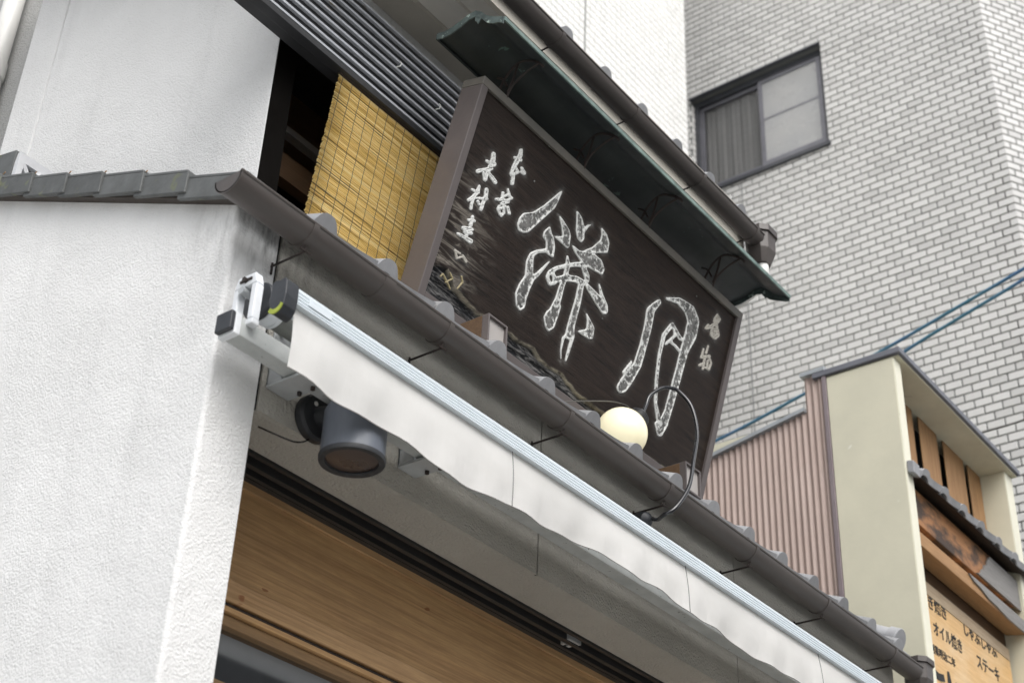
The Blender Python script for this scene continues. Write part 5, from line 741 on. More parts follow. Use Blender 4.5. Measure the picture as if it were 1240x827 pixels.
    'na': [('p',[(1.8022,0.8656),(1.8364,0.8553),(1.8263,0.8289),(1.7836,0.8139),(1.7843,0.8329)]),('p',[(1.7589,0.7848),(1.7583,0.7815),(1.7549,0.7781),(1.7502,0.7763),(1.7464,0.7768),(1.7454,0.7795),(1.7475,0.783),(1.7519,0.7858),(1.7564,0.7865)]),('p',[(1.7546,0.7664),(1.7537,0.7613),(1.7483,0.756),(1.7411,0.7532),(1.7353,0.754),(1.7337,0.7581),(1.737,0.7636),(1.7437,0.7679),(1.7507,0.769)]),('p',[(1.7864,0.7897),(1.7854,0.7842),(1.7796,0.7785),(1.7718,0.7754),(1.7655,0.7763),(1.7638,0.7807),(1.7674,0.7867),(1.7746,0.7913),(1.7822,0.7925)]),('p',[(1.8192,0.8276),(1.8182,0.8224),(1.8128,0.8171),(1.8054,0.8141),(1.7995,0.8149),(1.7979,0.8191),(1.8013,0.8247),(1.8081,0.8291),(1.8152,0.8303)]),('p',[(1.7456,0.7803),(1.734,0.7594),(1.7544,0.7627),(1.7588,0.7824)]),('p',[(1.7494,0.7568),(1.7808,0.7794),(1.7695,0.7885),(1.739,0.7653)]),('p',[(1.7839,0.7822),(1.8169,0.8205),(1.8004,0.8237),(1.7664,0.7857)]),('p',[(1.8204,0.8235),(1.8191,0.8168),(1.8121,0.81),(1.8026,0.8062),(1.7951,0.8073),(1.793,0.8126),(1.7973,0.8198),(1.8061,0.8255),(1.8152,0.8269)]),('p',[(1.8294,0.8072),(1.8286,0.8027),(1.8239,0.7982),(1.8175,0.7956),(1.8125,0.7963),(1.8111,0.7999),(1.814,0.8047),(1.8199,0.8084),(1.8259,0.8094)]),('p',[(1.7942,0.808),(1.8119,0.7968),(1.8287,0.8082),(1.8194,0.8251)]),('p',[(1.8081,0.7846),(1.8068,0.7776),(1.7995,0.7704),(1.7895,0.7665),(1.7816,0.7676),(1.7794,0.7732),(1.7839,0.7807),(1.7931,0.7866),(1.8027,0.7882)]),('p',[(1.8392,0.7982),(1.8379,0.7911),(1.8305,0.784),(1.8204,0.78),(1.8125,0.7811),(1.8103,0.7867),(1.8149,0.7943),(1.8242,0.8003),(1.8338,0.8018)]),('p',[(1.853,0.7795),(1.8516,0.7725),(1.8442,0.7653),(1.8341,0.7614),(1.8261,0.7625),(1.8239,0.7682),(1.8286,0.7757),(1.8379,0.7816),(1.8475,0.7832)]),('p',[(1.8378,0.7602),(1.8365,0.7532),(1.8291,0.746),(1.819,0.7421),(1.8111,0.7433),(1.8089,0.7489),(1.8135,0.7564),(1.8228,0.7623),(1.8324,0.7638)]),('p',[(1.8109,0.7628),(1.8097,0.7558),(1.8023,0.7487),(1.7923,0.7448),(1.7844,0.7459),(1.7822,0.7515),(1.7868,0.759),(1.796,0.7649),(1.8055,0.7664)]),('p',[(1.8081,0.7846),(1.8068,0.7776),(1.7995,0.7704),(1.7895,0.7665),(1.7816,0.7676),(1.7794,0.7732),(1.7839,0.7807),(1.7931,0.7866),(1.8027,0.7882)]),('p',[(1.7954,0.7683),(1.8264,0.7818),(1.8232,0.7999),(1.7922,0.7863)]),('p',[(1.8111,0.7824),(1.8248,0.7638),(1.8523,0.7807),(1.8386,0.7993)]),('p',[(1.8266,0.7735),(1.8115,0.7542),(1.8354,0.7516),(1.8505,0.7709)]),('p',[(1.8318,0.7638),(1.805,0.7664),(1.7883,0.7446),(1.815,0.742)]),('p',[(1.8112,0.7616),(1.8084,0.7834),(1.7793,0.7712),(1.7821,0.7495)])],
    'mono': [('p',[(1.792,0.6931),(1.7916,0.6909),(1.7893,0.6887),(1.7861,0.6875),(1.7836,0.6879),(1.783,0.6896),(1.7844,0.692),(1.7873,0.6938),(1.7903,0.6942)]),('p',[(1.7896,0.6552),(1.789,0.6519),(1.7855,0.6486),(1.7808,0.6468),(1.7771,0.6474),(1.7761,0.65),(1.7782,0.6535),(1.7825,0.6562),(1.787,0.6569)]),('p',[(1.7829,0.6895),(1.776,0.6498),(1.7897,0.6538),(1.7921,0.6922)]),('p',[(1.7625,0.6646),(1.7622,0.6627),(1.7603,0.6609),(1.7577,0.6599),(1.7556,0.6602),(1.7551,0.6617),(1.7563,0.6636),(1.7587,0.6651),(1.7611,0.6655)]),('p',[(1.765,0.6292),(1.7643,0.6256),(1.7605,0.622),(1.7553,0.62),(1.7512,0.6206),(1.7501,0.6236),(1.7524,0.6274),(1.7572,0.6304),(1.7622,0.6311)]),('p',[(1.755,0.6614),(1.75,0.623),(1.7652,0.6281),(1.7626,0.664)]),('p',[(1.7654,0.6226),(1.7646,0.6183),(1.76,0.6139),(1.7538,0.6116),(1.7489,0.6123),(1.7475,0.6158),(1.7504,0.6204),(1.7561,0.624),(1.762,0.6248)]),('p',[(1.8219,0.6552),(1.8209,0.6501),(1.8155,0.6449),(1.8082,0.6422),(1.8024,0.643),(1.8008,0.6471),(1.8041,0.6526),(1.8109,0.6568),(1.8179,0.6578)]),('p',[(1.7596,0.6136),(1.815,0.6446),(1.8078,0.6553),(1.7535,0.6228)]),('p',[(1.7656,0.5818),(1.7648,0.5775),(1.7603,0.5731),(1.7541,0.5708),(1.7492,0.5716),(1.7478,0.5751),(1.7506,0.5797),(1.7563,0.5832),(1.7623,0.584)]),('p',[(1.7935,0.6068),(1.7928,0.6032),(1.789,0.5996),(1.7838,0.5976),(1.7796,0.5983),(1.7785,0.6012),(1.7809,0.605),(1.7857,0.608),(1.7906,0.6087)]),('p',[(1.7625,0.5748),(1.7909,0.601),(1.7812,0.6054),(1.751,0.5801)]),('p',[(1.7874,0.6403),(1.7868,0.6371),(1.7834,0.6338),(1.7787,0.632),(1.775,0.6326),(1.7739,0.6352),(1.7761,0.6387),(1.7804,0.6414),(1.7849,0.6421)]),('p',[(1.7925,0.5767),(1.7919,0.5735),(1.7884,0.5703),(1.7838,0.5685),(1.7801,0.5691),(1.779,0.5717),(1.7812,0.5752),(1.7855,0.5778),(1.7899,0.5785)]),('p',[(1.7739,0.6344),(1.779,0.5709),(1.7926,0.576),(1.7876,0.6396)]),('p',[(1.8245,0.645),(1.8239,0.6421),(1.8208,0.6391),(1.8167,0.6376),(1.8133,0.6381),(1.8124,0.6404),(1.8143,0.6435),(1.8182,0.6459),(1.8222,0.6465)]),('p',[(1.8434,0.6314),(1.8428,0.6285),(1.8397,0.6255),(1.8355,0.6239),(1.8322,0.6244),(1.8313,0.6268),(1.8332,0.6299),(1.8371,0.6323),(1.8411,0.6329)]),('p',[(1.8368,0.5952),(1.8362,0.5919),(1.8327,0.5887),(1.828,0.5869),(1.8242,0.5875),(1.8232,0.5901),(1.8254,0.5936),(1.8297,0.5963),(1.8342,0.5969)]),('p',[(1.8061,0.5902),(1.8055,0.5873),(1.8025,0.5844),(1.7983,0.5829),(1.795,0.5834),(1.7941,0.5857),(1.796,0.5888),(1.7998,0.5912),(1.8038,0.5917)]),('p',[(1.8133,0.6381),(1.8321,0.6245),(1.8426,0.6323),(1.8237,0.6459)]),('p',[(1.8313,0.6268),(1.8232,0.5902),(1.8369,0.5936),(1.8435,0.63)]),('p',[(1.832,0.5969),(1.8018,0.5917),(1.7984,0.5829),(1.8281,0.5869)]),('p',[(1.8149,0.6311),(1.8142,0.6278),(1.8108,0.6245),(1.8061,0.6227),(1.8023,0.6233),(1.8013,0.6259),(1.8035,0.6294),(1.8078,0.6321),(1.8123,0.6328)]),('p',[(1.8201,0.5971),(1.8195,0.5938),(1.8161,0.5906),(1.8114,0.5888),(1.8076,0.5894),(1.8066,0.592),(1.8088,0.5955),(1.8131,0.5982),(1.8176,0.5988)]),('p',[(1.8013,0.6249),(1.8066,0.591),(1.8203,0.5966),(1.815,0.6305)])]}
EDGE = [(-0.067, 0.158), (0.0112, 0.1397), (0.1168, 0.1739), (0.1868, 0.1243), (0.3227, 0.0981), (0.4959, 0.1168), (0.5962, 0.1066), (0.6816, 0.1242), (0.7241, 0.1016), (0.7653, 0.0963), (0.8747, 0.1057), (0.9849, 0.0771), (1.1035, 0.077), (1.2551, 0.0792), (1.4299, 0.036), (1.6254, 0.0366), (1.8236, 0.0508), (1.9548, 0.0383)]
SW, SH, FR = 1.985, .960, .036
sg = thing('signboard', 'large dark carved wooden signboard with white brush characters, leaning out over the pent roof', 'signboard', (3.347, 3.1, 4.641))
sg.rotation_euler = (R(15.5), 0, 0)
def sp(name, mb, mat, smooth=None, bevel=0, label=None):
    o = link(name, mb.mesh(name, smooth, bevel), mat); o.parent = sg
    if label: o['label'] = label
    return o
DP = .112
sp('frame_side', B(0, FR, 0, DP, 0, SH - FR - .001), 'frame', bevel=.0025)
sp('frame_side', B(SW - FR, SW, 0, DP, 0, SH - FR - .001), 'frame', bevel=.0025)
sp('frame_top', B(0, SW, 0, DP, SH - FR, SH), 'frame_top', bevel=.0025)
sp('frame_bottom', B(FR + .001, SW - FR - .001, .001, DP, 0, FR), 'frame', bevel=.0025)
sp('back_board', B(FR + .001, SW - FR - .001, .06, .075, FR, SH - FR - .002), 'dark_wood')
def seg_d(X, Z, a, b, ra, rb):
    dx, dz = b[0] - a[0], b[1] - a[1]; L = dx * dx + dz * dz + 1e-12
    t = np.clip(((X - a[0]) * dx + (Z - a[1]) * dz) / L, 0, 1)
    return np.hypot(X - a[0] - t * dx, Z - a[1] - t * dz) - (ra + (rb - ra) * t)
def sdf(shapes, X, Z):
    D = np.full(X.shape, 9.0)
    for kind, pts in shapes:
        if kind == 's':
            for a, b in zip(pts, pts[1:]): D = np.minimum(D, seg_d(X, Z, a, b, a[2], b[2]))
        else:
            d = np.full(X.shape, 9.0); ins = np.zeros(X.shape, bool)
            for a, b in zip(pts, pts[1:] + pts[:1]):
                d = np.minimum(d, seg_d(X, Z, a, b, 0, 0))
                c = (a[1] > Z) != (b[1] > Z)
                with np.errstate(divide='ignore', invalid='ignore'):
                    xi = (b[0] - a[0]) * (Z - a[1]) / (b[1] - a[1] + 1e-15) + a[0]
                ins ^= c & (X < xi)
            D = np.minimum(D, np.where(ins, -d, d) - .0012)
    return D
# panel: fine grid, hollow bark strip along the live edge
PYD = .014
nx, nz = 400, 190
gx = np.linspace(FR, SW - FR, nx); gz = np.linspace(FR, SH - FR, nz); GX, GZ = np.meshgrid(gx, gz)
allsh = [s_ for k in CH for s_ in CH[k]]
D = sdf(allsh, GX, GZ)
chalk = .40 * np.exp(-np.clip(D, 0, 1) / .0085)
ex = np.array([p[0] for p in EDGE]); ez = np.array([p[1] for p in EDGE])
wob = np.array([noise.noise(Vector((x * 9, 0, 3))) * .010 + noise.noise(Vector((x * 31, 0, 7))) * .006 for x in gx])
line = np.interp(gx, ex, ez) + wob
dd = GZ - line[None, :]
bark = np.clip(.5 - dd / .006, 0, 1)
rim = np.exp(-(dd / .0045) ** 2) * (GX > .12)
worn = np.clip(1 - GX / .36, 0, 1) * np.clip(1 - abs(GZ - .34) / .30, 0, 1) * 1.5 + np.clip(1 - abs(GX - .16) / .14, 0, 1) * np.clip(1 - abs(GZ - .22) / .14, 0, 1) + .22 * np.clip((GX - 1.75) / .2, 0, 1) * np.clip(1 - GZ / .3, 0, 1)
worn = np.clip(worn, 0, 1)
gn = np.array([[noise.noise(Vector((x * 4, 1.0, z * 40))) for x in gx[::4]] for z in gz])
gn = np.repeat(gn, 4, axis=1)[:, :nx]
dep = PYD + bark * (.012 + .008 * gn) - rim * .004
verts = np.stack([GX, dep, GZ], -1).reshape(-1, 3)
idx = np.arange(nx * nz).reshape(nz, nx)
faces = np.stack([idx[:-1, :-1], idx[:-1, 1:], idx[1:, 1:], idx[1:, :-1]], -1).reshape(-1, 4)
me = bpy.data.meshes.new('panel'); me.from_pydata(verts.tolist(), [], faces.tolist())
for nm, arr in (('chalk', chalk), ('bark', bark), ('rim', rim), ('worn', worn)):
    at = me.attributes.new(nm, 'FLOAT', 'POINT'); at.data.foreach_set('value', arr.reshape(-1).astype(np.float32))
for p in me.polygons: p.use_smooth = True
o = link('panel', me, 'sign_panel'); o.parent = sg; o['label'] = 'dark wood grain board with live bark edge along the bottom'
def carve(name, shapes, mat, label, wid=.0085, h=.0022):
    xs = [p[0] for _, pts in shapes for p in pts]; zs = [p[1] for _, pts in shapes for p in pts]
    x0, x1_, z0, z1 = min(xs) - .04, max(xs) + .04, min(zs) - .04, max(zs) + .04
    nx_, nz_ = int((x1_ - x0) / h) + 2, int((z1 - z0) / h) + 2
    X, Z = np.meshgrid(x0 + np.arange(nx_) * h, z0 + np.arange(nz_) * h)
    rough_ = np.array([[noise.noise(Vector((x0 + i * h, 0, z0 + j * h)) * 130) for i in range(nx_)] for j in range(nz_)]) if nx_ * nz_ < 90000 else 0
    Dg = sdf(shapes, X, Z)
    if nx_ * nz_ > 20000:                                   # big strokes: rounded, brush-soft corners
        for _ in range(2):
            q = np.pad(Dg, 2, 'edge'); Dg = sum(q[2:-2, 2 + k_:q.shape[1] - 2 + k_] for k_ in (-2, -1, 0, 1, 2)) / 5
            q = np.pad(Dg, 2, 'edge'); Dg = sum(q[2 + k_:q.shape[0] - 2 + k_, 2:-2] for k_ in (-2, -1, 0, 1, 2)) / 5
    Dg = Dg + rough_ * .0016
    vmap = {}; vs = []; ed = []
    def vert(key, x, z, d):
        if key in vmap: return vmap[key]
        e = math.exp(d / wid)
        vs.append((x, PYD - .0035 - .003 * max(0, 1 - abs(-d - .004) / .004) + .0016 * min(1, -d / .01), z)); ed.append(min(1, max(0, e)))
        vmap[key] = len(vs) - 1; return vmap[key]
    fs = []
    act = np.argwhere(np.minimum(np.minimum(Dg[:-1, :-1], Dg[1:, :-1]), np.minimum(Dg[:-1, 1:], Dg[1:, 1:])) < 0)
    for j, i in act.tolist():
        c = [(j, i), (j, i + 1), (j + 1, i + 1), (j + 1, i)]; d = [float(Dg[q]) for q in c]; poly = []
        for k in range(4):
            a, b = c[k], c[(k + 1) % 4]; da, db = d[k], d[(k + 1) % 4]
            if da < 0: poly.append(vert(a, float(X[a]), float(Z[a]), da))
            if (da < 0) != (db < 0):
                t = da / (da - db); key = (min(a, b), max(a, b))
                poly.append(vert(key, float(X[a] + (X[b] - X[a]) * t), float(Z[a] + (Z[b] - Z[a]) * t), 0.0))
        if len(poly) >= 3: fs.append(poly)
    # skirt down to the board so that the stroke has thickness
    from collections import Counter
    cnt = Counter()
    for p in fs:
        for a, b in zip(p, p[1:] + p[:1]): cnt[(min(a, b), max(a, b))] += 1
    low = {}
    for (a, b), n_ in list(cnt.items()):
        if n_ == 1:
            for q in (a, b):
                if q not in low: vs.append((vs[q][0], PYD + .0005, vs[q][2])); ed.append(1.0); low[q] = len(vs) - 1
            fs.append([a, b, low[b], low[a]])
    me = bpy.data.meshes.new(name); me.from_pydata(vs, [], fs)
    bm = bmesh.new(); bm.from_mesh(me); bmesh.ops.recalc_face_normals(bm, faces=bm.faces); bm.to_mesh(me); bm.free()
    at = me.attributes.new('edge', 'FLOAT', 'POINT'); at.data.foreach_set('value', ed)
    o = link(name, me, mat); o.parent = sg; o['label'] = label
carve('carved_character', CH['mochi'], 'paint_white', 'big white-edged brush character in the middle of the board')
carve('carved_character', CH['tsuki'], 'paint_white', 'big tall white-edged brush character at the right of the board')
for k, mt, lb, wd in (('a', 'paint_white', 'small white character, top of the left column', .02), ('b', 'paint_white', 'small white character, top of the right-hand small column', .02),
                      ('c', 'paint_white', 'small white character, second of the left column', .02), ('d', 'paint_white', 'small white character, lower of the right-hand small column', .02),
                      ('e', 'paint_white', 'small white character, third of the left column', .014), ('f', 'paint_beige', 'faint worn character low in the left column', .02),
                      ('f2', 'paint_gold', 'faded gold brush marks at the lower left', .02), ('na', 'paint_beige', 'small beige character at the far right, upper', .03), ('mono', 'paint_beige', 'small beige character at the far right, lower', .02)):
    carve('carved_character', CH[k], mt, lb, wd)
for x, z in ((.425, .742), (1.03, .44), (1.62, .86)):
    sp('nail_head', MB().lathe([(.0035, 0), (.0035, .003)], (x, PYD - .004, z), (0, 1, 0), 10), 'paint_white')
# feet of the signboard
SGI = (Matrix.Translation((3.347, 3.1, 4.641)) @ Matrix.Rotation(R(15.5), 4, 'X')).inverted()
def foot(x0, x1_, z0, z1, yf, yb, label):
    f = MB().box(x0, x0 + .008, yf, yb, z0, z1).box(x1_ - .008, x1_, yf, yb, z0, z1).box(x0 + .008, x1_ - .008, yf, yb, z1 - .008, z1).box(x0 + .008, x1_ - .008, yf, yb, z0, z0 + .008)
    t = link('support_box', f.mesh('support_box', None, .0012), 'frame'); t.parent = sg; t.matrix_parent_inverse = SGI; t['label'] = label
    for nm, mb, mt in (('box_cheek', B(x0 - .003, x0 - .0005, yf + .03, yb, z0 + .004, z1 - .004), 'brown_wood'), ('front_plate', B(x0 + .008, x1_ - .008, yf + .012, yf + .016, z0 + .008, z1 - .008), 'foot_plate')):
        o = link(nm, mb.mesh(nm), mt); o.parent = t
M['foot_plate'] = plain('foot_plate', (.40, .375, .36), (.33, .31, .295), .5, speck=((.2, .17, .15), 40, .72))
foot(3.519, 3.632, 4.462, 4.585, 2.9, 3.075, 'brown box with pale grey front plate under the left part of the signboard')
foot(4.865, 4.985, 4.46, 4.59, 2.9, 3.075, 'dark brown box under the right end of the signboard, behind the lamp cable')

# ---- little copper roof over the signboard
cp = thing('sign_canopy', 'dark green copper canopy with curled ends over the signboard', 'canopy', (4.3, 2.85, 5.65))
pr = [(2.99, 5.749), (2.955, 5.740), (2.916, 5.741), (2.875, 5.752), (2.835, 5.764), (2.80, 5.764), (2.768, 5.740), (2.742, 5.706), (2.71, 5.682), (2.685, 5.668), (2.660, 5.657)]
CX0, CX1 = 3.22, 5.45
M['copper_edge'] = plain('copper_edge', (.10, .135, .128), (.028, .038, .038), .55, scale=18, speck=((.34, .42, .38), 24, .62))
up_ = [(y, z + .010) for y, z in pr]
part('roof_sheet', MB().prism_x(pr + up_[::-1], CX0, CX1, 12), 'copper_dark', cp, smooth=50)
part('front_lip', MB().prism_x([(2.661, 5.650), (2.653, 5.648), (2.651, 5.666), (2.659, 5.669)], CX0 - .002, CX1 + .002), 'verdigris', cp, bevel=.001)
part('back_lip', MB().prism_x([(2.992, 5.738), (3.0, 5.738), (3.0, 5.763), (2.992, 5.763)], CX0, CX1), 'copper_dark', cp)
for e, (xa, xb) in enumerate(((CX0 - .006, CX0), (CX1, CX1 + .006))):
    rngs = [random.uniform(-.004, .003) for _ in pr]
    if e == 1: rngs[6] = -.03; rngs[5] = -.012; rngs[7] = -.012
    lo = [(y, z - .020 + d_) for (y, z), d_ in zip(pr, rngs)]
    part('end_rim', MB().prism_x(lo + [(y, z + .012) for y, z in pr][::-1], xa, xb), 'copper_edge', cp)
    hang = [(2.80, 5.752), (2.80, 5.722), (2.792, 5.716), (2.786, 5.70), (2.778, 5.712), (2.768, 5.720), (2.765, 5.735)]
    part('end_drop', MB().prism_x(hang, xa + .001, xb - .001), 'copper_edge', cp)
for x in (3.49, 4.02, 4.515, 5.055):
    mbb = MB()
    mbb.tube(smoothpath([(x, 2.90, 5.60), (x, 2.85, 5.68), (x, 2.79, 5.715), (x, 2.73, 5.69), (x, 2.69, 5.655), (x + .01, 2.68, 5.64)], 5), .0055, 6)
    mbb.tube(smoothpath([(x, 2.80, 5.71), (x, 2.82, 5.64), (x, 2.845, 5.585)], 5), .0055, 6)
    mbb.tube(smoothpath([(x, 2.70, 5.66), (x, 2.76, 5.645), (x, 2.82, 5.61), (x, 2.85, 5.56)], 6), .005, 6)
    mbb.tube(smoothpath([(x, 2.90, 5.69), (x, 2.87, 5.665), (x, 2.85, 5.62)], 5), .005, 6)
    part('bracket', mbb, 'iron', cp, smooth=40)

# ================================================================== GLOBE LAMP
lp = thing('globe_lamp', 'round cream glass globe lamp lit in front of the signboard', 'lamp', (4.48, 2.965, 4.46))
gc = Vector((4.482, 2.968, 4.562)); ga = Vector((.62, -.10, .70)).normalized()
prof = [(0.106 * math.sin(R(a_)), -0.106 * math.cos(R(a_))) for a_ in range(0, 151, 6)]
prof[0] = (.001, -0.106)
part('globe', MB().lathe(prof, gc, ga, 36), 'lit_globe', lp, smooth=60)
sk = []
for k in range(6): sk += [(.046, .096 + k * .0110), (.046, .1005 + k * .0110), (.042, .102 + k * .0110), (.042, .1042 + k * .0110)]
sk += [(.036, .166), (.016, .172), (.012, .182)]
part('socket', MB().lathe(sk, gc, ga, 28), 'socket', lp, smooth=30)
cpts = [tuple(gc + ga * .178), (4.645, 2.955, 4.765), (4.671, 2.95, 4.826), (4.735, 2.93, 4.888), (4.785, 2.915, 4.908), (4.822, 2.9, 4.905), (4.854, 2.86, 4.834), (4.828, 2.82, 4.685), (4.726, 2.78, 4.495), (4.631, 2.75, 4.322), (4.545, 2.76, 4.200), (4.523, 2.80, 4.170), (4.565, 2.86, 4.183), (4.629, 2.95, 4.251)]
part('cable', MB().tube(smoothpath(cpts, 6), .0085, 10), 'black_wire', lp, smooth=60)
part('plug', MB().lathe([(.012, 0), (.03, .012), (.034, .03), (.034, .06), (.02, .066)], (4.565, 2.895, 4.195), Vector((.25, .85, .2)), 18), 'black_plastic', lp, smooth=35)
part('thin_wire', MB().tube(smoothpath([(4.10, 3.0, 4.52), (4.138, 2.98, 4.545), (4.394, 2.98, 4.672), (4.50, 2.98, 4.712), (4.546, 2.98, 4.722), (4.575, 2.97, 4.705)], 6), .0028, 6), 'grey_wire', lp)

# ================================================================== AWNING
aw = thing('retractable_awning', 'rolled-up white shop awning with ribbed aluminium bar and wavy cloth valance', 'awning', (4.5, 2.8, 3.75))
SLP = .0053
def lift(x): return SLP * (x - 2.42)
AX0, AX1 = 2.42, 6.75
def sweep(prof, x0, x1_):                                 # follows the bar's slight rise
    k = len(prof)
    vs = [(x0, y, z + lift(x0)) for y, z in prof] + [(x1_, y, z + lift(x1_)) for y, z in prof]
    return MB().add(vs, [(i, (i + 1) % k, k + (i + 1) % k, k + i) for i in range(k)] + [tuple(range(k))[::-1], tuple(range(k, 2 * k))])
fp = [(2.698, 3.929)]
z = 3.9335
for k in range(4): fp += [(2.698, z), (2.702, z + .0012), (2.702, z + .0024), (2.698, z + .0036)]; z += .0105
fp += [(2.698, 3.975), (2.703, 3.984), (2.715, 3.988), (2.768, 3.988), (2.77, 3.93), (2.742, 3.929), (2.742, 3.934), (2.70, 3.934)][:6]
part('front_bar', sweep(fp, AX0, AX1), 'aluminium', aw)
lb_ = part('label_plate', B(2.465, 2.56, 2.695, 2.6975, 3.946, 3.966), 'aluminium', aw, bevel=.0008)
capp = [(2.692, 3.935), (2.694, 3.982), (2.703, 3.993), (2.722, 3.988), (2.738, 3.994), (2.752, 3.99), (2.754, 3.925), (2.748, 3.888), (2.728, 3.872), (2.708, 3.878), (2.696, 3.90)]
ec = part('end_cap', MB().prism_x(capp, 2.368, 2.419), 'black_plastic', aw, bevel=.003)
part('lime_mark', MB().prism_x(arc(2.7245, 3.905, .030, 190, 330, 10) + arc(2.7245, 3.912, .022, 325, 195, 8), 2.3645, 2.3675), 'lime_mark', ec)
# valance
VB = [(2.44, 3.738), (2.505, 3.742), (2.593, 3.727), (2.731, 3.733), (2.84, 3.735), (3.033, 3.712), (3.133, 3.704), (3.25, 3.712), (3.359, 3.727), (3.466, 3.744), (3.579, 3.740), (3.813, 3.764), (4.012, 3.777), (4.168, 3.762), (4.331, 3.783), (4.546, 3.752), (4.799, 3.776), (4.985, 3.748), (5.251, 3.758), (5.6, 3.770), (5.9, 3.755), (6.3, 3.77), (6.75, 3.765)]
vx = np.array([p[0] for p in VB]); vz = np.array([p[1] for p in VB])
nvx, nvz = 260, 14
vs = []; fs = []
XS = np.linspace(2.428, AX1 - .01, nvx + 1)
zz = np.interp(XS, vx, vz); ker = np.ones(9) / 9; zz2 = np.convolve(np.pad(zz, 4, 'edge'), ker, 'valid'); zz = zz2
for side in (0, 1):
    for i, x in enumerate(XS):
        zt = 3.9305 + lift(x); zbm = zz[i]
        for j in range(nvz + 1):
            t = j / nvz
            wv = (.008 * math.sin(x * 5.3 + .6) + .006 * math.sin(x * 11.7 + 1.2) + .004 * math.sin(x * 31 + t * 2)) * t ** 1.3
            hem = .0012 if t > .93 else 0
            vs.append((x + .012 * t * (1 - i / nvx), 2.718 + wv - .006 * math.sin(t * 3.1) - hem + (.0016 + 2 * hem if side else 0), zt + (zbm - zt) * t))
N1 = (nvx + 1) * (nvz + 1)
for i in range(nvx):
    for j in range(nvz):
        a_ = i * (nvz + 1) + j; b_ = a_ + nvz + 1
        fs += [(a_, b_, b_ + 1, a_ + 1), (N1 + a_, N1 + a_ + 1, N1 + b_ + 1, N1 + b_)]
for i in range(nvx):
    a_ = i * (nvz + 1) + nvz; b_ = a_ + nvz + 1; fs.append((a_, b_, N1 + b_, N1 + a_))
for j in range(nvz): fs.append((j, j + 1, N1 + j + 1, N1 + j))
va = part('valance', MB().add(vs, fs), 'canvas', aw, smooth=60)
M['seam_thread'] = plain('seam_thread', (.30, .30, .295), None, .9)
for xs_ in (3.463, 4.538, 5.605):
    pts = []
    i = int((xs_ - XS[0]) / (XS[-1] - XS[0]) * nvx)
    for j in range(nvz + 1): v_ = vs[i * (nvz + 1) + j]; pts.append((v_[0], v_[1] - .0006, v_[2]))
    part('seam', MB().tube(pts, .0022, 4), 'seam_thread', va)
# hem cord / dark binding along the bottom edge
pts = [(vs[i * (nvz + 1) + nvz][0], vs[i * (nvz + 1) + nvz][1] + .0008, vs[i * (nvz + 1) + nvz][2] - .0006) for i in range(0, nvx + 1, 2)]
part('hem_binding', MB().tube(pts, .0016, 4), 'weathered', va)
# roller, torsion bar, brackets
rc = (2.905, 4.035)
part('roller', MB().lathe([(.048, 0), (.050, .004), (.050, 4.1)], (2.53, rc[0], rc[1]), (1, 0, 0), 28), 'roller_cloth', aw, smooth=40)
part('roller_collar', MB().lathe([(.057, 0), (.057, .034), (.0515, .035), (.0515, .043), (.055, .044), (.055, .054)], (2.475, rc[0], rc[1]), (1, 0, 0), 28), 'white_cast', aw, smooth=35)
part('roller_disc', MB().lathe([(.058, 0), (.062, .004), (.062, .018), (.058, .022)], (2.45, rc[0], rc[1]), (1, 0, 0), 28), 'black_plastic', aw, smooth=35)
lo_, hi_ = 3.925, 4.088
loop = MB()
xa, xb = 2.392, 2.422
loop.box(xa, xb, 2.848, 2.870, lo_, hi_ - .040); loop.box(xa, xb, 2.922, 2.944, lo_, hi_ - .040)
loop.hexa([(xa, 2.848, hi_ - .0395), (xb, 2.848, hi_ - .0395), (xb, 2.944, hi_ - .0395), (xa, 2.944, hi_ - .0395), (xa, 2.86, hi_), (xb, 2.86, hi_), (xb, 2.932, hi_), (xa, 2.932, hi_)])
loop.box(xa, xb, 2.845, 2.947, lo_ - .02, lo_ - .0005)
lo = part('end_bracket', loop, 'white_cast', aw, bevel=.004, label='white cast loop bracket carrying the roller')
part('axle', MB().tube([(2.385, rc[0], rc[1]), (2.45, rc[0], rc[1])], .012, 12), 'alu_grey', lo, smooth=40)
part('bolt', MB().lathe([(.009, 0), (.009, .012)], (2.381, 2.896, hi_ - .02), (1, 0, 0), 6).box(2.388, 2.3915, 2.87, 2.92, hi_ - .024, hi_ - .016), 'iron', lo)
tb = part('torsion_bar', sweep([(2.870, 3.862), (2.870, 3.922), (2.930, 3.922), (2.930, 3.862)], 2.375, 6.7), 'alu_bar', aw, bevel=.003)
part('bar_end_block', B(2.352, 2.374, 2.866, 2.934, 3.857, 3.928), 'white_cast', tb, bevel=.003)
part('bar_end_cap', B(2.335, 2.3515, 2.868, 2.932, 3.866, 3.928), 'black_plastic', tb, bevel=.003)
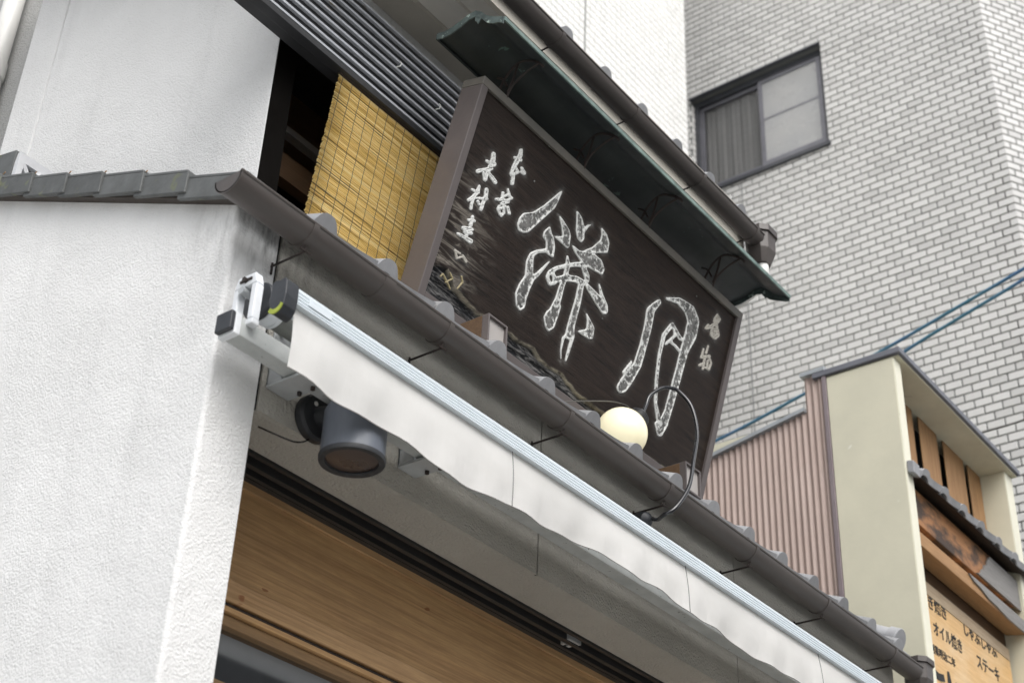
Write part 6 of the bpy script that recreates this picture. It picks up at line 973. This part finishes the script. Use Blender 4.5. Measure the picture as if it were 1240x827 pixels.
for k, (x0, x1_) in enumerate(((2.612, 2.708), (3.215, 3.305), (6.3, 6.39),)):
    br = part('wall_bracket', MB().box(x0, x1_, 2.858, 2.998, 3.848, 3.8575).box(x0, x0 + .008, 2.935, 2.998, 3.858, 3.95).box(x1_ - .008, x1_, 2.935, 2.998, 3.858, 3.95).box(x0, x1_, 2.990, 2.9985, 3.858, 4.08).box(x0, x1_, 2.858, 2.865, 3.858, 3.878), 'alu_grey', aw, bevel=.002)
    for bx_, bz_ in ((x0 + .025, 4.05), (x1_ - .025, 4.05)):
        part('bolt', MB().lathe([(.012, -.003), (.012, .003), (.009, .004), (.009, .014)], (bx_, 2.989, bz_), (0, -1, 0), 8), 'alu_grey', br)
    part('bolt', MB().lathe([(.008, 0), (.008, .010)], (x1_ - .02, 2.875, 3.8475), (0, 0, -1), 6).lathe([(.008, 0), (.008, .010)], (x1_ - .02, 2.93, 3.8475), (0, 0, -1), 6), 'iron', br)

# ================================================================== SPOTLIGHT
sl = thing('spotlight', 'blue-grey can spotlight pointing down from a round black wall plate', 'spotlight', (2.77, 2.8, 3.6))
SC = (2.845, 2.838)
part('housing', MB().lathe([(.0975, 3.665), (.0985, 3.670), (.0975, 3.675), (.0975, 3.815), (.092, 3.828), (.04, 3.834)], (SC[0], SC[1], 0), (0, 0, 1), 40), 'lamp_paint', sl, smooth=40)
part('rim', MB().lathe([(.079, 3.660), (.081, 3.654), (.099, 3.654), (.101, 3.660), (.101, 3.668), (.097, 3.6658), (.080, 3.6658)], (SC[0], SC[1], 0), (0, 0, 1), 40, caps=False), 'lamp_black', sl, smooth=30)
part('lens', MB().lathe([(.0795, 3.663), (.05, 3.6645), (.001, 3.6655)], (SC[0], SC[1], 0), (0, 0, 1), 32), 'lens_brown', sl, smooth=60)
fins = MB()
for k in range(5): fins.box(2.80 + k * .016, 2.806 + k * .016, 2.83, 2.90, 3.828, 3.862)
part('cooling_fins', fins, 'lamp_black', sl)
part('arm', MB().tube(smoothpath([(2.815, 2.985, 3.832), (2.818, 2.95, 3.832), (2.825, 2.92, 3.815), (2.832, 2.90, 3.78)], 5), [.034] * 15 + [.03], 14), 'lamp_black', sl, smooth=40)
part('base_plate', MB().lathe([(.074, 0), (.078, .006), (.078, .028), (.070, .036), (.03, .038)], (2.815, 2.9985, 3.832), (0, -1, 0), 36), 'lamp_black', sl, smooth=35)
part('screw', MB().lathe([(.008, 0), (.008, .003), (.004, .006)], (2.79, 2.962, 3.868), (0, -1, 0), 12), 'pvc', sl, smooth=35)
part('wire', MB().tube(smoothpath([(2.80, 2.985, 3.757), (2.775, 2.982, 3.735), (2.73, 2.988, 3.72), (2.66, 3.06, 3.757)], 6), .0028, 6), 'black_wire', sl)
part('side_wire', MB().tube(smoothpath([(2.945, 2.87, 3.77), (2.975, 2.885, 3.75), (2.998, 2.89, 3.785), (3.0, 2.89, 3.85)], 6), .0024, 6), 'pvc', sl)

# ================================================================== NEIGHBOUR HOUSE
nb = thing('neighbour_house', 'cream rendered narrow house with corrugated side, timber front and grey flat eave', 'house', (8.1, 4.0, 0))
NX = 7.25
part('fin_wall', B(NX, 7.345, 2.906, 3.334, 0, 6.352), 'cream', nb, bevel=.003)
part('fin_lit_face', B(NX + .004, 7.342, 2.902, 2.9055, 0, 6.35), 'cream_lit', nb)  # thin skin in the lighter cream, painting the lit front of the fin
part('fin_wall', B(8.935, 9.06, 2.912, 3.4, 0, 6.352), 'cream', nb, bevel=.003)
part('fin_lit_face', B(8.938, 9.057, 2.908, 2.9115, 0, 6.35), 'cream_lit', nb)
part('house_wall', MB().box(7.36, 8.93, 3.40, 5.9, 0, 6.2), 'cream', nb)
part('eave_soffit', B(7.262, 9.07, 2.875, 3.40, 6.353, 6.366), 'cream_soffit', nb)
part('flat_roof', B(7.235, 9.09, 2.855, 3.42, 6.367, 6.405), 'roof_sheet', nb, bevel=.004)
vs = []; fs = []; n = 720; pitch = .0415
def ctop(y): return 6.40 if y < 3.486 else 6.176 - .19 * (y - 3.487)
for i in range(n + 1):
    y = 3.366 + (5.9 - 3.366) * i / n; x = NX + .012 + .007 * math.cos((y - 3.366) / pitch * 2 * math.pi)
    vs += [(x, y, 0), (x, y, ctop(y))]
fs = [(2 * i, 2 * i + 2, 2 * i + 3, 2 * i + 1) for i in range(n)]
part('corrugated_sheet', MB().add(vs, fs), 'corrugated', nb, smooth=60)
part('corner_trim', B(NX - .008, NX + .03, 3.336, 3.364, 0, 6.40), 'trim_purple', nb, bevel=.003)
part('cap_flashing', B(NX - .018, NX + .05, 3.336, 3.50, 6.402, 6.43), 'zinc', nb, bevel=.002)
part('cap_flashing', MB().hexa([(NX - .018, 3.487, 6.166), (NX + .05, 3.487, 6.166), (NX + .05, 5.9, 5.708), (NX - .018, 5.9, 5.708), (NX - .018, 3.487, 6.19), (NX + .05, 3.487, 6.19), (NX + .05, 5.9, 5.732), (NX - .018, 5.9, 5.732)]), 'zinc', nb)
part('lower_roof', MB().hexa([(NX + .05, 3.501, 6.15), (8.9, 3.501, 6.15), (8.9, 5.9, 5.70), (NX + .05, 5.9, 5.70), (NX + .05, 3.501, 6.18), (8.9, 3.501, 6.18), (8.9, 5.9, 5.73), (NX + .05, 5.9, 5.73)]), 'roof_sheet', nb)
# timber boards in the upper opening
part('opening_back', B(7.346, 8.934, 3.16, 3.2, 5.0, 6.352), 'dark_room', nb)
for a, b in ((7.35, 7.60), (7.66, 7.872), (7.967, 8.238), (8.336, 8.655), (8.722, 8.93)):
    part('board', B(a, b, 3.072, 3.081, 5.5, 6.35), 'board_wood', nb, bevel=.003)
pent = part('pent_roof', MB().hexa([(7.348, 2.868, 5.600), (9.2, 2.868, 5.600), (9.2, 3.065, 5.69), (7.348, 3.065, 5.69), (7.348, 2.868, 5.612), (9.2, 2.868, 5.612), (9.2, 3.065, 5.704), (7.348, 3.065, 5.704)]), 'dark_wood', nb)
TW2 = .262; THs = TH; TH = math.atan(.098 / .215)
et2 = tile_mesh('pent_tile', TW2 - .003, .24, True, .024, .022); TH = THs
for k in range(7): link('pent_tile', et2, 'tile', pent, (7.349 + k * TW2, 2.855, 5.608))
part('pent_end_tile', MB().prism_x([(2.858, 5.585), (2.858, 5.665), (2.885, 5.672), (2.8995, 5.672), (2.8995, 5.60)], 7.262, 7.346), 'tile', pent, bevel=.006)
part('beam', B(7.346, 8.85, 2.945, 3.03, 5.37, 5.585), 'scorched', nb, bevel=.004)
part('beam', B(7.346, 8.934, 2.952, 3.03, 5.585, 5.60), 'beam', nb)
def plate_xz(pts, y0, y1):
    k = len(pts); return MB().add([(x, y0, z) for x, z in pts] + [(x, y1, z) for x, z in pts], [(i, (i + 1) % k, k + (i + 1) % k, k + i) for i in range(k)] + [tuple(range(k)), tuple(range(k, 2 * k))])
part('torn_cladding', plate_xz([(8.24, 5.372), (8.30, 5.388), (8.335, 5.43), (8.36, 5.425), (8.385, 5.475), (8.43, 5.49), (8.45, 5.53), (8.50, 5.575), (8.934, 5.575), (8.934, 5.372)], 2.932, 2.943), 'weathered', nb, label='torn grey weathered cladding over the scorched beam')
part('beam', MB().hexa([(7.346, 2.925, 5.215), (8.934, 2.925, 5.215), (8.934, 3.05, 5.235), (7.346, 3.05, 5.235), (7.346, 2.925, 5.30), (8.934, 2.925, 5.30), (8.934, 3.05, 5.362), (7.346, 3.05, 5.362)]), 'beam', nb, bevel=.004)
part('torn_cladding', plate_xz([(8.06, 5.296), (8.13, 5.27), (8.22, 5.262), (8.34, 5.235), (8.46, 5.230), (8.62, 5.212), (8.934, 5.212), (8.934, 5.298)], 2.914, 2.924), 'weathered', nb)
part('recess_back', B(7.346, 8.934, 3.06, 3.12, 3.0, 5.36), 'brown_wood', nb)

# ---- painted wooden signboard of the neighbour
ns = thing('wooden_restaurant_sign', 'honey-coloured wooden board with black Japanese brush lettering under the scorched beam', 'sign', (8.1, 3.045, 3.6))
part('board', B(7.36, 8.905, 3.04, 3.058, 3.6, 5.055), 'panel_wood', ns)
part('top_strip', B(7.36, 8.905, 3.036, 3.058, 5.056, 5.135), 'panel_strip', ns, bevel=.002)
def text(body, x0, x1_, zc, h, off=.016, dz=.012):
    cu = bpy.data.curves.new('lettering', 'FONT'); cu.body = body; cu.offset = off; cu.extrude = .012
    tmp = bpy.data.objects.new('tmp', cu); COL.objects.link(tmp)
    dg = bpy.context.evaluated_depsgraph_get(); me = bpy.data.meshes.new_from_object(tmp.evaluated_get(dg))
    bpy.data.objects.remove(tmp)
    xs = [v.co.x for v in me.vertices]; ys = [v.co.y for v in me.vertices]
    ax, bx_, ay, by_ = min(xs), max(xs), min(ys), max(ys)
    for v in me.vertices:
        u = (v.co.x - ax) / (bx_ - ax); q = (v.co.y - ay) / (by_ - ay) - .5
        v.co = (x0 + (x1_ - x0) * u, 3.0385 - v.co.z * .1, zc + q * h + dz * u)
    me.materials.clear(); me.name = 'lettering'
    link('lettering', me, 'ink', ns)
text('すき焼き', 7.60, 7.945, 5.015, .088)
text('オイル焼き', 7.731, 8.125, 4.875, .088)
text('創業明治二年', 7.655, 7.992, 4.735, .056, .006)
text('しゃぶしゃぶ', 8.196, 8.69, 5.03, .088)
text('ステーキ', 8.337, 8.678, 4.88, .085)
def brush(pts, rs):
    vs = []; fs = []
    P = smoothpath([(x, 0, z) for x, z in pts], 5); n = len(P)
    rr = np.interp(np.linspace(0, 1, n), np.linspace(0, 1, len(rs)), rs)
    for i, p in enumerate(P):
        t = (P[min(i + 1, n - 1)] - P[max(i - 1, 0)]).normalized(); q = Vector((-t.z, 0, t.x)) * rr[i]
        for yy in (3.0385, 3.0372): vs += [(p.x + q.x, yy, p.z + q.z), (p.x - q.x, yy, p.z - q.z)]
    for i in range(n - 1):
        a_ = 4 * i; fs += [(a_ + 2, a_ + 3, a_ + 7, a_ + 6), (a_, a_ + 2, a_ + 6, a_ + 4), (a_ + 1, a_ + 5, a_ + 7, a_ + 3)]
    part('lettering', MB().add(vs, fs), 'ink', ns)
brush([(7.868, 4.66), (7.872, 4.55), (7.85, 4.30)], [.012, .034, .03])
brush([(7.965, 4.625), (7.985, 4.50), (7.985, 4.25)], [.008, .028, .03])
brush([(7.62, 4.60), (7.72, 4.585), (7.80, 4.60)], [.03, .022, .02])
brush([(7.64, 4.47), (7.76, 4.46)], [.026, .024])
brush([(7.60, 4.32), (7.80, 4.31)], [.028, .026])
brush([(7.615, 4.865), (7.62, 4.845)], [.012, .012])

# ================================================================== CABLES
def cable(name, pts, r, label, m_='cable_blue', drop=True):
    a, b = Vector(pts[0]), Vector(pts[-1]); mid = Vector(pts[1]); e = b - a
    head = [a + Vector((0, .75, -.75)), a + Vector((0, .22, -.12))] if drop else [a - e * 1.2, a - e * .4]
    o = link(name, MB().tube(smoothpath(head + [a, mid, b, b + e * .8 + Vector((0, 0, .03)), b + e * 3 + Vector((0, 0, .2))], 8), r, 8).mesh(name, 40), m_)
    tag(o, label, 'cable', 'overhead cables'); return o
o = link('overhead_cable', MB().tube(smoothpath([(10, 8.5, 7.6), (10, 7.0, 7.70), (10, 5.65, 7.904), (10, 4.82, 8.085), (10, 3.965, 8.295), (10, 3.381, 8.45), (10, 2.861, 8.59), (10, 1.0, 9.1), (10, -4, 10.4)], 8), .014, 8).mesh('overhead_cable', 40), 'cable_blue')
tag(o, 'upper blue cable running from behind the signboard over the grey flat roof', 'cable', 'overhead cables')
cable('overhead_cable', [(10, 3.883, 8.195), (10, 3.363, 8.353), (10, 2.873, 8.496)], .014, 'lower of the two blue-green cables above the grey flat roof')
cable('overhead_cable', [(9.2, 3.07, 6.825), (9.2, 2.93, 6.826), (9.2, 2.805, 6.834)], .007, 'thin dark wire at right edge against the tiled tower', 'grey_wire', drop=False)
